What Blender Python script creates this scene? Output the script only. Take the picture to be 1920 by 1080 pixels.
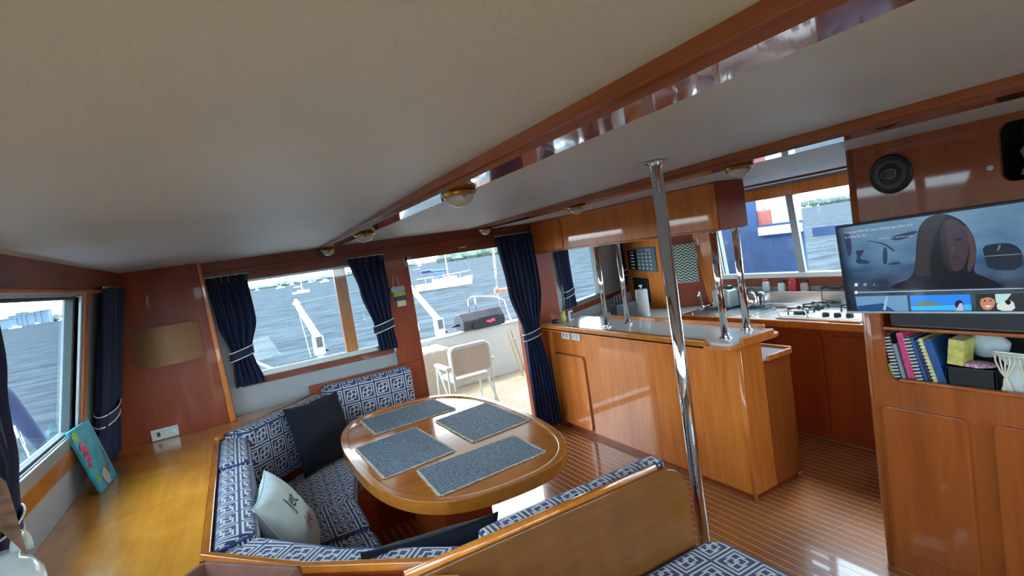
import bpy, bmesh, math, random
from mathutils import Vector, Matrix
from mathutils.geometry import tessellate_polygon
random.seed(4)
for o in list(bpy.data.objects): bpy.data.objects.remove(o)
COL = bpy.context.scene.collection
SC = bpy.context.scene
PI = math.pi

# ------------------------------------------------------------------ camera, sky, sun, exposure
FPX = 985.0
H = 1.65
def _cam():
    f = FPX
    vy = (435.0, 547.0); d = (1.0, -.151)
    v = (vy[0]-960, vy[1]-540)
    t = (-f*f - v[0]**2 - v[1]**2)/(v[0]*d[0]+v[1]*d[1])
    vx = (vy[0]+t*d[0], vy[1]+t*d[1])
    Y = Vector(((vy[0]-960)/f, -(vy[1]-540)/f, -1)).normalized()
    X = Vector(((vx[0]-960)/f, -(vx[1]-540)/f, -1)).normalized()
    Z = X.cross(Y).normalized(); Y = Z.cross(X).normalized()
    return Matrix((X, Y, Z))
RM = _cam()
camd = bpy.data.cameras.new('camera'); cam = bpy.data.objects.new('camera', camd); COL.objects.link(cam)
cam.matrix_world = Matrix.Translation((0, 0, H)) @ RM.to_4x4()
camd.sensor_width = 36; camd.lens = FPX/1920*36; camd.clip_start = .05; camd.clip_end = 8000
SC.camera = cam
def ray(px, py): return RM @ Vector(((px-960)/FPX, -(py-540)/FPX, -1))
def at(px, py, x=None, y=None, z=None):
    r = ray(px, py)
    if x is not None: t = x/r.x
    elif y is not None: t = y/r.y
    else: t = (z-H)/r.z
    return Vector((0, 0, H)) + r*t

SC.view_settings.view_transform = 'Standard'; SC.view_settings.look = 'None'
SC.view_settings.exposure = 1.3; SC.view_settings.gamma = 1.0; SC.view_settings.use_curve_mapping = False
W = bpy.data.worlds.new('sky'); SC.world = W; W.use_nodes = True
wn = W.node_tree.nodes; wl = W.node_tree.links; wn.clear()
wo = wn.new('ShaderNodeOutputWorld'); bg = wn.new('ShaderNodeBackground'); tc = wn.new('ShaderNodeTexCoord')
sep = wn.new('ShaderNodeSeparateXYZ'); rp = wn.new('ShaderNodeValToRGB')
nz = wn.new('ShaderNodeTexNoise'); nz.inputs['Scale'].default_value = 3.0; nz.inputs['Detail'].default_value = 4
mxw = wn.new('ShaderNodeMixRGB'); mxw.blend_type = 'MULTIPLY'; mxw.inputs[0].default_value = .35
wl.new(tc.outputs['Generated'], sep.inputs[0]); wl.new(sep.outputs['Z'], rp.inputs[0]); wl.new(tc.outputs['Generated'], nz.inputs['Vector'])
e = rp.color_ramp.elements
e[0].position = 0.0; e[0].color = (.86, .95, 1, 1); e[1].position = .6; e[1].color = (.72, .86, 1, 1)
nr = wn.new('ShaderNodeValToRGB'); nr.color_ramp.elements[0].position = .35; nr.color_ramp.elements[0].color = (.7, .78, .88, 1); nr.color_ramp.elements[1].position = .6
wl.new(nz.outputs['Fac'], nr.inputs[0]); wl.new(rp.outputs[0], mxw.inputs[1]); wl.new(nr.outputs[0], mxw.inputs[2])
wl.new(mxw.outputs[0], bg.inputs['Color']); bg.inputs['Strength'].default_value = 5.5
wl.new(bg.outputs[0], wo.inputs[0])
sl = bpy.data.lights.new('sun', 'SUN'); sl.energy = 2.5; sl.angle = .3; sl.color = (1, .96, .9)
sun = bpy.data.objects.new('sun', sl); COL.objects.link(sun)
sun.rotation_euler = Vector((.9, .45, 1.15)).to_track_quat('Z', 'Y').to_euler()

# ------------------------------------------------------------------ materials
class NT:
    def __init__(s, name):
        s.m = bpy.data.materials.new(name); s.m.use_nodes = True
        s.n = s.m.node_tree.nodes; s.l = s.m.node_tree.links
        s.b = s.n['Principled BSDF']; s.out = s.n['Material Output']; s._t = None
    def new(s, t, **k):
        n = s.n.new(t)
        for a, v in k.items():
            if a in n.inputs.keys() if hasattr(n.inputs, 'keys') else False: n.inputs[a].default_value = v
            else: setattr(n, a, v)
        return n
    def tc(s, which='Object'):
        if s._t is None: s._t = s.n.new('ShaderNodeTexCoord')
        return s._t.outputs[which]
    def put(s, v, sock):
        if isinstance(v, bpy.types.NodeSocket): s.l.new(v, sock)
        else: sock.default_value = v
    def m_(s, op, a, b=None, c=None):
        n = s.n.new('ShaderNodeMath'); n.operation = op
        s.put(a, n.inputs[0])
        if b is not None: s.put(b, n.inputs[1])
        if c is not None: s.put(c, n.inputs[2])
        return n.outputs[0]
    def mapv(s, scale, rot=(0, 0, 0), which='Object'):
        n = s.n.new('ShaderNodeMapping'); n.inputs['Scale'].default_value = scale; n.inputs['Rotation'].default_value = rot
        s.l.new(s.tc(which), n.inputs['Vector']); return n.outputs[0]
    def noise(s, vec, scale, detail=4, rough=.55, dist=0):
        n = s.n.new('ShaderNodeTexNoise'); n.inputs['Scale'].default_value = scale; n.inputs['Detail'].default_value = detail
        n.inputs['Roughness'].default_value = rough; n.inputs['Distortion'].default_value = dist
        s.l.new(vec, n.inputs['Vector']); return n.outputs['Fac']
    def ramp(s, fac, stops):
        n = s.n.new('ShaderNodeValToRGB'); s.l.new(fac, n.inputs[0])
        el = n.color_ramp.elements
        while len(el) < len(stops): el.new(.5)
        for q, (p, c) in zip(el, stops):
            q.position = p; q.color = tuple(c)+(1,) if len(c) == 3 else c
        return n.outputs[0]
    def mix(s, f, a, b, mode='MIX'):
        n = s.n.new('ShaderNodeMixRGB'); n.blend_type = mode
        s.put(f, n.inputs[0])
        for v, i in ((a, 1), (b, 2)):
            s.put((tuple(v)+(1,)) if isinstance(v, tuple) and len(v) == 3 else v, n.inputs[i])
        return n.outputs[0]
    def bump(s, h, strength, dist=.01):
        n = s.n.new('ShaderNodeBump'); n.inputs['Strength'].default_value = strength; n.inputs['Distance'].default_value = dist
        s.l.new(h, n.inputs['Height']); s.l.new(n.outputs[0], s.b.inputs['Normal'])
    def set(s, **k):
        for a, v in k.items():
            a = a.replace('_', ' ')
            if isinstance(v, tuple) and len(v) == 3: v = v+(1,)
            s.put(v, s.b.inputs[a])
        return s
def plain(name, col, rough=.5, metal=0, coat=0, emit=0, sheen=0, var=.12, vs=25):
    t = NT(name); v = t.noise(t.tc(), vs, 3)
    d = tuple(c*(1-var) for c in col); l_ = tuple(min(1, c*(1+var)) for c in col)
    t.set(Base_Color=t.ramp(v, [(.3, d), (.7, l_)]), Roughness=rough, Metallic=metal, Coat_Weight=coat, Coat_Roughness=.05)
    if sheen: t.set(Sheen_Weight=sheen, Sheen_Roughness=.4)
    if emit: t.set(Emission_Color=col, Emission_Strength=emit)
    return t.m
def wood(name, dark, light, grain=(14, 14, 1.2), coat=.6, rough=.32, fig=.5):
    t = NT(name); v = t.mapv(grain)
    a = t.noise(v, 2.2, 6, .6, .6); b = t.noise(t.mapv((2.2, 2.2, .35)), 1.6, 3, .5, 1.4)
    f = t.m_('ADD', t.m_('MULTIPLY', a, 1-fig), t.m_('MULTIPLY', b, fig))
    t.set(Base_Color=t.ramp(f, [(.3, dark), (.68, light)]), Roughness=rough, Coat_Weight=coat, Coat_Roughness=.04, Specular_IOR_Level=.35)
    t.bump(a, .04, .002); return t.m
M = {}
M['wood'] = wood('cherry_wood', (.42, .105, .015), (.80, .26, .04))  # light tone raised to hold the reflection haze on bar and overhead cabinet
M['wood_x'] = wood('cherry_wood_crosswise', (.26, .068, .014), (.50, .165, .035), (1.2, 14, 14))
M['wood_y'] = wood('cherry_wood_lengthwise', (.25, .062, .014), (.44, .14, .032), (14, 1.2, 14))
M['wood_media'] = wood('cherry_wood_darkened', (.22, .052, .010), (.40, .105, .020))  # darker cherry copy; also carries the shade on the bar's lower body
M['wood_ledge'] = wood('ledge_wood_lit', (.60, .22, .02), (.92, .40, .045), (12, 1.0, 14), coat=.7, rough=.22)  # ledge wood lightened so its colour carries the warm window light
M['wood_part'] = wood('partition_wood', (.12, .042, .010), (.20, .075, .016), (1.5, 12, 14), coat=.6, rough=.25)
M['wood_dark'] = wood('mahogany_wood', (.20, .028, .005), (.33, .055, .010), coat=.15, rough=.4)
M['wood_dark_x'] = wood('mahogany_wood_crosswise', (.15, .03, .009), (.25, .055, .015), (1.2, 14, 14), coat=.3, rough=.4)
M['wood_beam'] = wood('beam_wood_gloss', (.22, .06, .018), (.36, .11, .034), (14, 1.2, 14), coat=1, rough=.12)
M['wood_gold'] = wood('golden_cherry_wood', (.36, .105, .012), (.60, .20, .022), (12, 1.5, 14), coat=.8, rough=.2)
M['wood_table'] = wood('table_wood', (.42, .12, .016), (.66, .225, .032), (1.2, 12, 14), coat=1, rough=.14)
def ceiling_mat():
    t = NT('ceiling_vinyl'); a = t.noise(t.mapv((60, 22, 60)), 3, 4, .7); b = t.noise(t.mapv((1, 1, 1)), 1.4, 2)
    t.set(Base_Color=t.ramp(b, [(.3, (.45, .525, .60)), (.7, (.52, .60, .67))]), Roughness=.42, Specular_IOR_Level=.4)
    t.bump(a, .6, .004); return t.m
M['ceiling'] = ceiling_mat()
M['white'] = plain('white_panel', (.33, .35, .36), .45, var=.03)
M['laminate'] = plain('grey_laminate', (.58, .57, .53), .18, var=.03)
M['gelcoat'] = plain('white_gelcoat', (.52, .54, .54), .3, var=.04)
M['navy'] = plain('navy_velvet', (.002, .004, .013), .95, sheen=.02, var=.3, vs=8)
M['curtain'] = plain('navy_curtain_cloth', (.004, .011, .045), .8, sheen=.06, var=.25, vs=6)
M['piping'] = plain('navy_piping', (.02, .05, .16), .6)
M['cord'] = plain('white_cord', (.75, .78, .85), .7)
M['chrome'] = plain('chrome', (.78, .8, .82), .06, 1, var=.02)
M['steel'] = plain('brushed_steel', (.62, .63, .62), .24, 1, var=.08)
M['alu'] = plain('grey_aluminium', (.42, .47, .48), .35, .7, var=.05)
M['brass'] = plain('brass', (.42, .31, .12), .25, 1)
M['black'] = plain('black_plastic', (.012, .013, .016), .4)
M['rubber'] = plain('dark_rubber', (.03, .045, .045), .6)
M['offwhite'] = plain('offwhite_plastic', (.66, .70, .66), .35, var=.04)
M['parch'] = plain('parchment_shade', (.34, .18, .08), .6, var=.06)
M['cream'] = plain('cream_vinyl', (.60, .57, .50), .45, var=.05)
M['tan'] = plain('taupe_fabric', (.46, .38, .30), .8, var=.08)
M['red'] = plain('red_paint', (.5, .02, .03), .4)
M['pink'] = plain('pink_print', (.62, .05, .16), .5, var=.25, vs=60)
M['green'] = plain('green_print', (.28, .42, .05), .6, var=.3, vs=60)
M['purple'] = plain('dark_purple_cloth', (.05, .045, .10), .7)
M['bluebook'] = plain('blue_cover', (.02, .09, .28), .4)
M['greybook'] = plain('grey_cover', (.22, .27, .32), .5)
M['darkbook'] = plain('charcoal_cover', (.03, .03, .04), .5)
M['yellow'] = plain('yellow_cover', (.55, .48, .12), .5, var=.3, vs=40)
M['paleyellow'] = plain('pale_pages', (.62, .62, .42), .6)
M['macrame'] = plain('macrame_cotton', (.66, .62, .47), .9)
M['skin'] = plain('skin', (.72, .38, .27), .5, var=.08)
M['shirt'] = plain('pale_shirt', (.6, .62, .66), .9)
M['hair'] = plain('brown_hair', (.06, .035, .02), .7)
M['grillcloth'] = plain('black_canvas_cover', (.035, .038, .05), .75, var=.2, vs=6)
M['bluecanvas'] = plain('blue_canvas', (.025, .06, .14), .75, var=.2, vs=5)
M['slate'] = plain('slate_lining', (.10, .10, .10), .8)
M['boxwood'] = wood('brown_box_wood', (.11, .045, .03), (.20, .085, .055), (1.2, 14, 14), coat=0, rough=.6)
M['glaze'] = plain('pale_glazed_ceramic', (.52, .60, .60), .3, coat=.3, var=.1, vs=9)
M['bark'] = plain('brown_dried_husk', (.14, .07, .04), .8, var=.5, vs=30)
M['towel_grey'] = plain('pale_grey_towel', (.42, .50, .52), .9)
M['far_hull'] = plain('white_hull_paint', (.50, .49, .46), .4)
M['far_tree'] = plain('distant_foliage', (.045, .07, .055), .9, var=.4, vs=.2)
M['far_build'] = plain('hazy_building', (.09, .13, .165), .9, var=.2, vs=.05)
M['teakpale'] = wood('bleached_teak', (.40, .31, .2), (.52, .42, .29), (1.5, 14, 14), coat=0, rough=.7)
M['caulk'] = plain('deck_caulking', (.30, .23, .15), .8)
M['holly'] = plain('holly_inlay', (.78, .50, .24), .25, coat=.6)
M['floorplank'] = wood('teak_floor_plank', (.24, .082, .024), (.40, .145, .045), (14, 1.4, 14), coat=.8, rough=.25)
M['foam'] = plain('white_rope', (.7, .7, .66), .9)
def glass(name, tint, haze, rough=0):
    t = NT(name); tr = t.n.new('ShaderNodeBsdfTransparent'); tr.inputs[0].default_value = tint+(1,)
    gl = t.n.new('ShaderNodeBsdfGlossy'); gl.inputs['Roughness'].default_value = .02; gl.inputs[0].default_value = (.9, .95, .95, 1)
    fr = t.n.new('ShaderNodeFresnel'); fr.inputs[0].default_value = 1.45
    mx = t.n.new('ShaderNodeMixShader'); gm = t.n.new('ShaderNodeNewGeometry'); t.l.new(t.m_('MULTIPLY', t.m_('MULTIPLY', fr.outputs[0], haze), t.m_('SUBTRACT', 1.0, gm.outputs['Backfacing'])), mx.inputs[0]); t.l.new(tr.outputs[0], mx.inputs[1]); t.l.new(gl.outputs[0], mx.inputs[2])
    t.l.new(mx.outputs[0], t.out.inputs[0]); return t.m
M['glass'] = glass('clear_window_glass', (.93, .97, .98), 1.0)
M['glass_tint'] = glass('blue_tinted_window_glass', (.88, .95, .99), 1.0)
def frost():
    t = NT('frosted_lamp_glass'); t.set(Base_Color=(.62, .66, .64), Roughness=.2, Transmission_Weight=.3, Coat_Weight=.5); return t.m
M['frost'] = frost()
def greek(name, navy, white, T=.115):
    t = NT(name); sp = t.n.new('ShaderNodeSeparateXYZ'); t.l.new(t.tc('UV'), sp.inputs[0])
    u = t.m_('FRACT', t.m_('ADD', t.m_('DIVIDE', sp.outputs[0], T), 50)); v = t.m_('FRACT', t.m_('ADD', t.m_('DIVIDE', sp.outputs[1], T), 50))
    def cheb(a, b): return t.m_('MAXIMUM', t.m_('ABSOLUTE', t.m_('SUBTRACT', u, a)), t.m_('ABSOLUTE', t.m_('SUBTRACT', v, b)))
    def band(d, lo, hi): return t.m_('MULTIPLY', t.m_('GREATER_THAN', d, lo), t.m_('LESS_THAN', d, hi))
    d = cheb(.5, .5)
    w = band(d, .385, .455)
    gap = t.m_('GREATER_THAN', t.m_('ABSOLUTE', t.m_('SUBTRACT', t.m_('ADD', u, v), 1.0)), .22)
    w = t.m_('MAXIMUM', w, t.m_('MULTIPLY', band(d, .26, .325), gap))
    w = t.m_('MAXIMUM', w, band(cheb(.41, .59), .105, .165))
    w = t.m_('MAXIMUM', w, band(cheb(.59, .41), .105, .165))
    wv = t.noise(t.mapv((1, 1, 1)), 300, 2)
    col = t.mix(w, navy, white); col = t.mix(t.m_('MULTIPLY', wv, .35), col, (.05, .06, .1))
    t.set(Base_Color=col, Roughness=.75, Sheen_Weight=.1)
    t.bump(t.m_('ADD', w, wv), .25, .002); return t.m
M['fabric'] = greek('navy_lattice_fabric', (.012, .032, .12), (.66, .67, .66))
def weave():
    t = NT('blue_woven_placemat'); sp = t.n.new('ShaderNodeSeparateXYZ'); t.l.new(t.tc('UV'), sp.inputs[0])
    a = t.m_('SINE', t.m_('MULTIPLY', t.m_('ADD', sp.outputs[0], sp.outputs[1]), 330)); b = t.m_('SINE', t.m_('MULTIPLY', t.m_('SUBTRACT', sp.outputs[0], sp.outputs[1]), 330))
    f = t.m_('MULTIPLY', a, b); n = t.noise(t.mapv((1, 1, 1)), 120, 2, .8)
    g = t.m_('ADD', t.m_('MULTIPLY', f, .35), n)
    t.set(Base_Color=t.ramp(g, [(.40, (.02, .045, .085)), (.58, (.10, .16, .22)), (.74, (.50, .56, .58))]), Roughness=.85)
    t.bump(g, .6, .003); return t.m
M['mat'] = weave()
def zig():
    t = NT('zigzag_towel_print'); sp = t.n.new('ShaderNodeSeparateXYZ'); t.l.new(t.tc('UV'), sp.inputs[0])
    z = t.m_('ABSOLUTE', t.m_('SUBTRACT', t.m_('FRACT', t.m_('MULTIPLY', sp.outputs[0], 22)), .5))
    f = t.m_('FRACT', t.m_('ADD', t.m_('MULTIPLY', sp.outputs[1], 36), t.m_('MULTIPLY', z, 1.6)))
    t.set(Base_Color=t.mix(t.m_('GREATER_THAN', f, .5), (.02, .035, .03), (.55, .62, .5)), Roughness=.9); return t.m
M['zigzag'] = zig()
def sea_mat():
    t = NT('choppy_sea'); v = t.mapv((.45, .9, 1), (0, 0, .5))
    a = t.noise(v, .9, 5, .6, .4); b = t.noise(t.mapv((1, 1, 1)), .05, 3)
    h = t.m_('ADD', t.m_('MULTIPLY', a, 1), t.m_('MULTIPLY', b, .8))
    df = t.n.new('ShaderNodeBsdfDiffuse'); gs = t.n.new('ShaderNodeBsdfGlossy'); gs.inputs['Roughness'].default_value = .3
    t.l.new(t.ramp(a, [(.38, (.010, .015, .019)), (.62, (.031, .041, .046))]), df.inputs[0]); gs.inputs[0].default_value = (.8, .9, 1, 1)
    bp = t.n.new('ShaderNodeBump'); bp.inputs['Strength'].default_value = 1; bp.inputs['Distance'].default_value = .5; t.l.new(h, bp.inputs['Height']); t.l.new(bp.outputs[0], gs.inputs['Normal']); t.l.new(bp.outputs[0], df.inputs['Normal'])
    mx = t.n.new('ShaderNodeMixShader'); mx.inputs[0].default_value = .022; t.l.new(df.outputs[0], mx.inputs[1]); t.l.new(gs.outputs[0], mx.inputs[2]); t.l.new(mx.outputs[0], t.out.inputs[0]); return t.m
M['sea'] = sea_mat()
def emi(name, col, s=1.0):
    t = NT(name); t.set(Base_Color=(0, 0, 0), Emission_Color=col, Emission_Strength=s, Roughness=.15); return t.m

# ------------------------------------------------------------------ mesh helpers
class MB:
    def __init__(s): s.v = []; s.f = []
    def add(s, vs, fs):
        n = len(s.v); s.v += [Vector(p) for p in vs]; s.f += [tuple(i+n for i in f) for f in fs]; return s
    def box(s, x0, x1, y0, y1, z0, z1):
        return s.add([(x0, y0, z0), (x1, y0, z0), (x1, y1, z0), (x0, y1, z0), (x0, y0, z1), (x1, y0, z1), (x1, y1, z1), (x0, y1, z1)],
                     [(0, 3, 2, 1), (4, 5, 6, 7), (0, 1, 5, 4), (1, 2, 6, 5), (2, 3, 7, 6), (3, 0, 4, 7)])
    def cbox(s, c, size, R=None):
        n = len(s.v); a, b, d = [q/2 for q in size]; s.box(-a, a, -b, b, -d, d)
        for i in range(n, len(s.v)): s.v[i] = (R @ s.v[i] if R else s.v[i]) + Vector(c)
        return s
    def prism(s, pts, z0, z1):
        n = len(pts)
        return s.add([(p[0], p[1], z0) for p in pts]+[(p[0], p[1], z1) for p in pts],
                     [tuple(range(n))[::-1], tuple(range(n, 2*n))]+[(i, (i+1) % n, n+(i+1) % n, n+i) for i in range(n)])
    def tube(s, pts, r, seg=10, cap=True):
        pts = [Vector(p) for p in pts]; rs = r if isinstance(r, (list, tuple)) else [r]*len(pts); base = len(s.v); up = None
        for i, p in enumerate(pts):
            d = (pts[min(i+1, len(pts)-1)]-pts[max(i-1, 0)]).normalized()
            if up is None: up = d.orthogonal().normalized()
            a = (up - d*up.dot(d)); a = a.normalized() if a.length > 1e-6 else d.orthogonal().normalized(); up = a; b = d.cross(a)
            for k in range(seg):
                t = 2*PI*k/seg; s.v.append(p+(a*math.cos(t)+b*math.sin(t))*rs[i])
        for i in range(len(pts)-1):
            for k in range(seg):
                s.f.append((base+i*seg+k, base+i*seg+(k+1) % seg, base+(i+1)*seg+(k+1) % seg, base+(i+1)*seg+k))
        if cap:
            s.f.append(tuple(base+k for k in range(seg))[::-1]); s.f.append(tuple(base+(len(pts)-1)*seg+k for k in range(seg)))
        return s
    def lathe(s, prof, c=(0, 0, 0), seg=24, R=None, sx=1, sy=1):
        base = len(s.v); n = len(prof)
        for r, z in prof:
            for k in range(seg):
                t = 2*PI*k/seg; p = Vector((r*math.cos(t)*sx, r*math.sin(t)*sy, z)); s.v.append((R @ p if R else p)+Vector(c))
        for i in range(n-1):
            for k in range(seg): s.f.append((base+i*seg+k, base+i*seg+(k+1) % seg, base+(i+1)*seg+(k+1) % seg, base+(i+1)*seg+k))
        s.f.append(tuple(base+k for k in range(seg))[::-1]); s.f.append(tuple(base+(n-1)*seg+k for k in range(seg)))
        return s
    def plate(s, loops, t, fn):
        """2D loops (outer, holes...) -> slab; fn(u,v,w)->xyz, w from 0 to t"""
        flat = [p for lp in loops for p in lp]; n = len(flat)
        tris = tessellate_polygon([[Vector((p[0], p[1], 0)) for p in lp] for lp in loops])
        vs = [fn(p[0], p[1], 0) for p in flat]+[fn(p[0], p[1], t) for p in flat]
        fs = [tuple(tr) for tr in tris]+[tuple(i+n for i in tr[::-1]) for tr in tris]
        o = 0
        for lp in loops:
            k = len(lp)
            for i in range(k): fs.append((o+i, o+(i+1) % k, n+o+(i+1) % k, n+o+i))
            o += k
        return s.add(vs, fs)
def rrect(x0, x1, y0, y1, r, n=5, corners=(1, 1, 1, 1)):
    out = []
    for (cx, cy, a0, on) in ((x1-r, y1-r, 0, corners[0]), (x0+r, y1-r, 90, corners[1]), (x0+r, y0+r, 180, corners[2]), (x1-r, y0+r, 270, corners[3])):
        if not on: out.append((x1 if a0 in (0, 270) else x0, y1 if a0 in (0, 90) else y0)); continue
        for k in range(n+1):
            t = math.radians(a0+90*k/n); out.append((cx+r*math.cos(t), cy+r*math.sin(t)))
    return out
def rect(x0, x1, y0, y1): return [(x0, y0), (x1, y0), (x1, y1), (x0, y1)]
WO = {}
def woff(o):
    v = Vector((0, 0, 0))
    while o is not None: v += Vector(WO.get(o.name, (0, 0, 0))); o = o.parent
    return v
def obj(name, mb, mat, parent=None, bev=0, seg=2, smooth=False, uv=None, local=False, sub=0):
    me = bpy.data.meshes.new(name); off = Vector((0, 0, 0)) if local else woff(parent)
    me.from_pydata([tuple(p-off) for p in mb.v], [], mb.f); me.materials.append(M[mat] if isinstance(mat, str) else mat)
    bm = bmesh.new(); bm.from_mesh(me); bmesh.ops.recalc_face_normals(bm, faces=bm.faces)
    if bev: bmesh.ops.bevel(bm, geom=[e_ for e_ in bm.edges if len(e_.link_faces) == 2 and e_.calc_face_angle(0) > .6], offset=bev, segments=seg, profile=.5, affect='EDGES', clamp_overlap=True)
    if uv:
        L = bm.loops.layers.uv.new('uv')
        dirs = [Vector(d).normalized() for d in uv]
        for f_ in bm.faces:
            nn = f_.normal
            if abs(nn.z) > .7: U = dirs[0]; V = Vector((-U.y, U.x, 0))
            else:
                best = max(dirs, key=lambda d: 1-abs(nn.dot(d))); U = best; V = Vector((0, 0, 1))
            for lp in f_.loops:
                q = lp.vert.co+off; lp[L].uv = (q.dot(U), q.dot(V)-(.03 if V.z else 0))
    if smooth or bev:
        for f_ in bm.faces: f_.smooth = True
        if not smooth or bev:
            for e_ in bm.edges:
                if len(e_.link_faces) == 2 and e_.calc_face_angle(0) > .7: e_.smooth = False
    bm.to_mesh(me); bm.free()
    o = bpy.data.objects.new(name, me); COL.objects.link(o); o.parent = parent
    if bev:
        wnm = o.modifiers.new('w', 'WEIGHTED_NORMAL'); wnm.keep_sharp = True; wnm.weight = 90
    if sub:
        m_ = o.modifiers.new('s', 'SUBSURF'); m_.levels = sub; m_.render_levels = sub
    return o
def thing(name, label, cat, loc=(0, 0, 0), group=None):
    o = bpy.data.objects.new(name, None); COL.objects.link(o); o.location = loc; o.empty_display_size = .05
    WO[o.name] = tuple(loc); o['label'] = label; o['category'] = cat
    if group: o['group'] = group
    return o
def tag(o, label, cat, group=None):
    o['label'] = label; o['category'] = cat
    if group: o['group'] = group
    return o
def struct(o): o['kind'] = 'structure'; return o
def sroot(name, loc=(0, 0, 0)):
    o = bpy.data.objects.new(name, None); COL.objects.link(o); o.location = loc; WO[o.name] = tuple(loc); o['kind'] = 'structure'; return o
def dup(root, loc, label=None, group=None, rz=None):
    r = root.copy(); COL.objects.link(r); r.location = loc; WO[r.name] = tuple(loc)
    if rz is not None: r.rotation_euler = (0, 0, rz)
    if label: r['label'] = label
    if group: r['group'] = group
    def rec(a, b):
        for ch in list(a.children):
            c = ch.copy(); COL.objects.link(c); c.parent = b; rec(ch, c)
    rec(root, r); return r
def text_mesh(s, size, mat, name, parent, Mx, ext=.0004):
    cu = bpy.data.curves.new(name, 'FONT'); cu.body = s; cu.size = size; cu.extrude = ext; cu.resolution_u = 2
    tmp = bpy.data.objects.new('tmp', cu); COL.objects.link(tmp)
    dg = bpy.context.evaluated_depsgraph_get(); me = bpy.data.meshes.new_from_object(tmp.evaluated_get(dg))
    bpy.data.objects.remove(tmp); me.transform(Mx); me.transform(Matrix.Translation(-woff(parent)))
    me.materials.clear(); me.materials.append(M[mat] if isinstance(mat, str) else mat)
    o = bpy.data.objects.new(name, me); COL.objects.link(o); o.parent = parent; return o
def frame_M(o, u, v):
    u = Vector(u).normalized(); v = Vector(v).normalized(); w = u.cross(v)
    m = Matrix((u, v, w)).transposed().to_4x4(); return Matrix.Translation(o) @ m

# ------------------------------------------------------------------ the shell
YA = 4.10                       # aft wall inner face
def xl(z): return -.80+.19*(z-.8)         # port wall leans inboard
def xr(z): return 3.98-.10*(z-.88)         # starboard wall
def fl(u, v, w): return (xl(v)-w, u, v)
def fr_(u, v, w): return (xr(v)+w, u, v)
def fa(u, v, w): return (u, YA+w, v)
YF = -2.2
# floor with inlaid planks
root = sroot('floor')
obj('floor_base', MB().box(-.85, 4.1, YF, 4.2, -.06, -.0008), 'holly', root)['kind'] = 'structure'
pm = None
k = 0
px0 = -.30
for i in range(90):
    x = .30+i*.048
    if x > 3.44: break
    for (y0, y1) in ((-.6, 1.592), (1.594, 4.09)) if x > 1.4 else ((1.3, 4.09),):
        if x > 2.44 and x < 2.9 and y0 > 1.593: y1 = 2.06
        if x > 2.36 and y0 < 0:
            y0 = 1.30
        if pm is None or (y0, y1) not in pm:
            if pm is None: pm = {}
            o = obj('floor_plank', MB().box(0, .0425, y0, y1, -.012, 0), 'floorplank', root, local=True)
            pm[(y0, y1)] = o; o.location = (x, 0, 0)
        else:
            c = pm[(y0, y1)].copy(); COL.objects.link(c); c.location = (x, 0, 0)
# ceiling: panels with corner heights
def slab(pts, t=.03):
    n = len(pts); m = MB(); m.add([p for p in pts]+[(p[0], p[1], p[2]+t) for p in pts], [tuple(range(n)), tuple(range(n, 2*n))[::-1]]+[(i, (i+1) % n, n+(i+1) % n, n+i) for i in range(n)]); return m
cl = sroot('ceiling')
obj('ceiling_panel', slab([(-.68, YF, 1.862), (.61, YF, 1.892), (.61, 1.5, 1.892), (.61, YA+.1, 1.868), (-.68, YA+.1, 1.86)]), 'ceiling', cl)
obj('ceiling_panel', slab([(.60, YF, 1.892), (1.95, YF, 1.892), (1.95, 1.5, 1.892), (1.95, 4.6, 1.866), (.60, 4.6, 1.866), (.6, 1.5, 1.892)]), 'ceiling', cl)
obj('ceiling_panel', slab([(1.93, YF, 1.852), (3.95, YF, 1.852), (3.95, 5.2, 1.852), (1.93, 5.2, 1.852)], .04), 'ceiling', cl)
# beams
for nm, x0, x1 in (('trim_1', .60, .693), ('trim_2', 1.80, 1.945)):
    b = sroot(nm)
    obj('beam', MB().box(x0, x1, YF, YA, 1.85, 1.90), 'wood_beam', b)
    obj('moulding', MB().box(x0-.012, x0+.004, YF, YA, 1.866, 1.90), 'wood_y', b, bev=.003)
# --- port wall
wlft = MB(); wins_l = [(1.95, 3.10), (.55, 1.65), (-1.35, .2)]
wlft.plate([rect(YF, YA+.1, -.05, 1.9)]+[rect(a, b, 1.13, 1.735)[::-1] for a, b in wins_l], .06, fl)
struct(obj('wall_left', wlft, 'white'))
for i, (a, b) in enumerate(wins_l):
    w = sroot('window_%d' % (i+1))
    obj('window_frame', MB().plate([rect(a-.06, b+.05, 1.065, 1.755), rect(a, b, 1.125, 1.735)[::-1]], .03, lambda u, v, w_: (xl(v)+.012-w_, u, v)), 'alu', w, bev=.004)
    obj('gasket', MB().plate([rect(a, b, 1.125, 1.735), rect(a+.012, b-.045, 1.14, 1.725)[::-1]], .03, lambda u, v, w_: (xl(v)-.012-w_, u, v)), 'rubber', w)
    obj('pane', MB().plate([rect(a, b, 1.125, 1.735)], .006, lambda u, v, w_: (xl(v)-.03-w_, u, v)), 'glass_tint', w)
    obj('sill_strip', MB().plate([rect(a-.06, b+.12, .985, 1.066)], .02, lambda u, v, w_: (xl(v)+.014-w_, u, v)), 'wood_gold', w, bev=.003)
    obj('jamb', MB().plate([rect(b+.05, b+.12, 1.066, 1.77)], .02, lambda u, v, w_: (xl(v)+.016-w_, u, v)), 'wood', w, bev=.004)
t = obj('trim_3', MB().plate([rect(YF, 3.95, 1.757, 1.875)], .03, lambda u, v, w_: (xl(v)+.02-w_, u, v)), 'wood_dark_x', bev=.003); struct(t)
t = obj('trim_4', MB().plate([rect(YF, 3.95, 1.745, 1.76)], .03, lambda u, v, w_: (xl(v)+.034-w_, u, v)), 'wood', bev=.004); struct(t)
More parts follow.
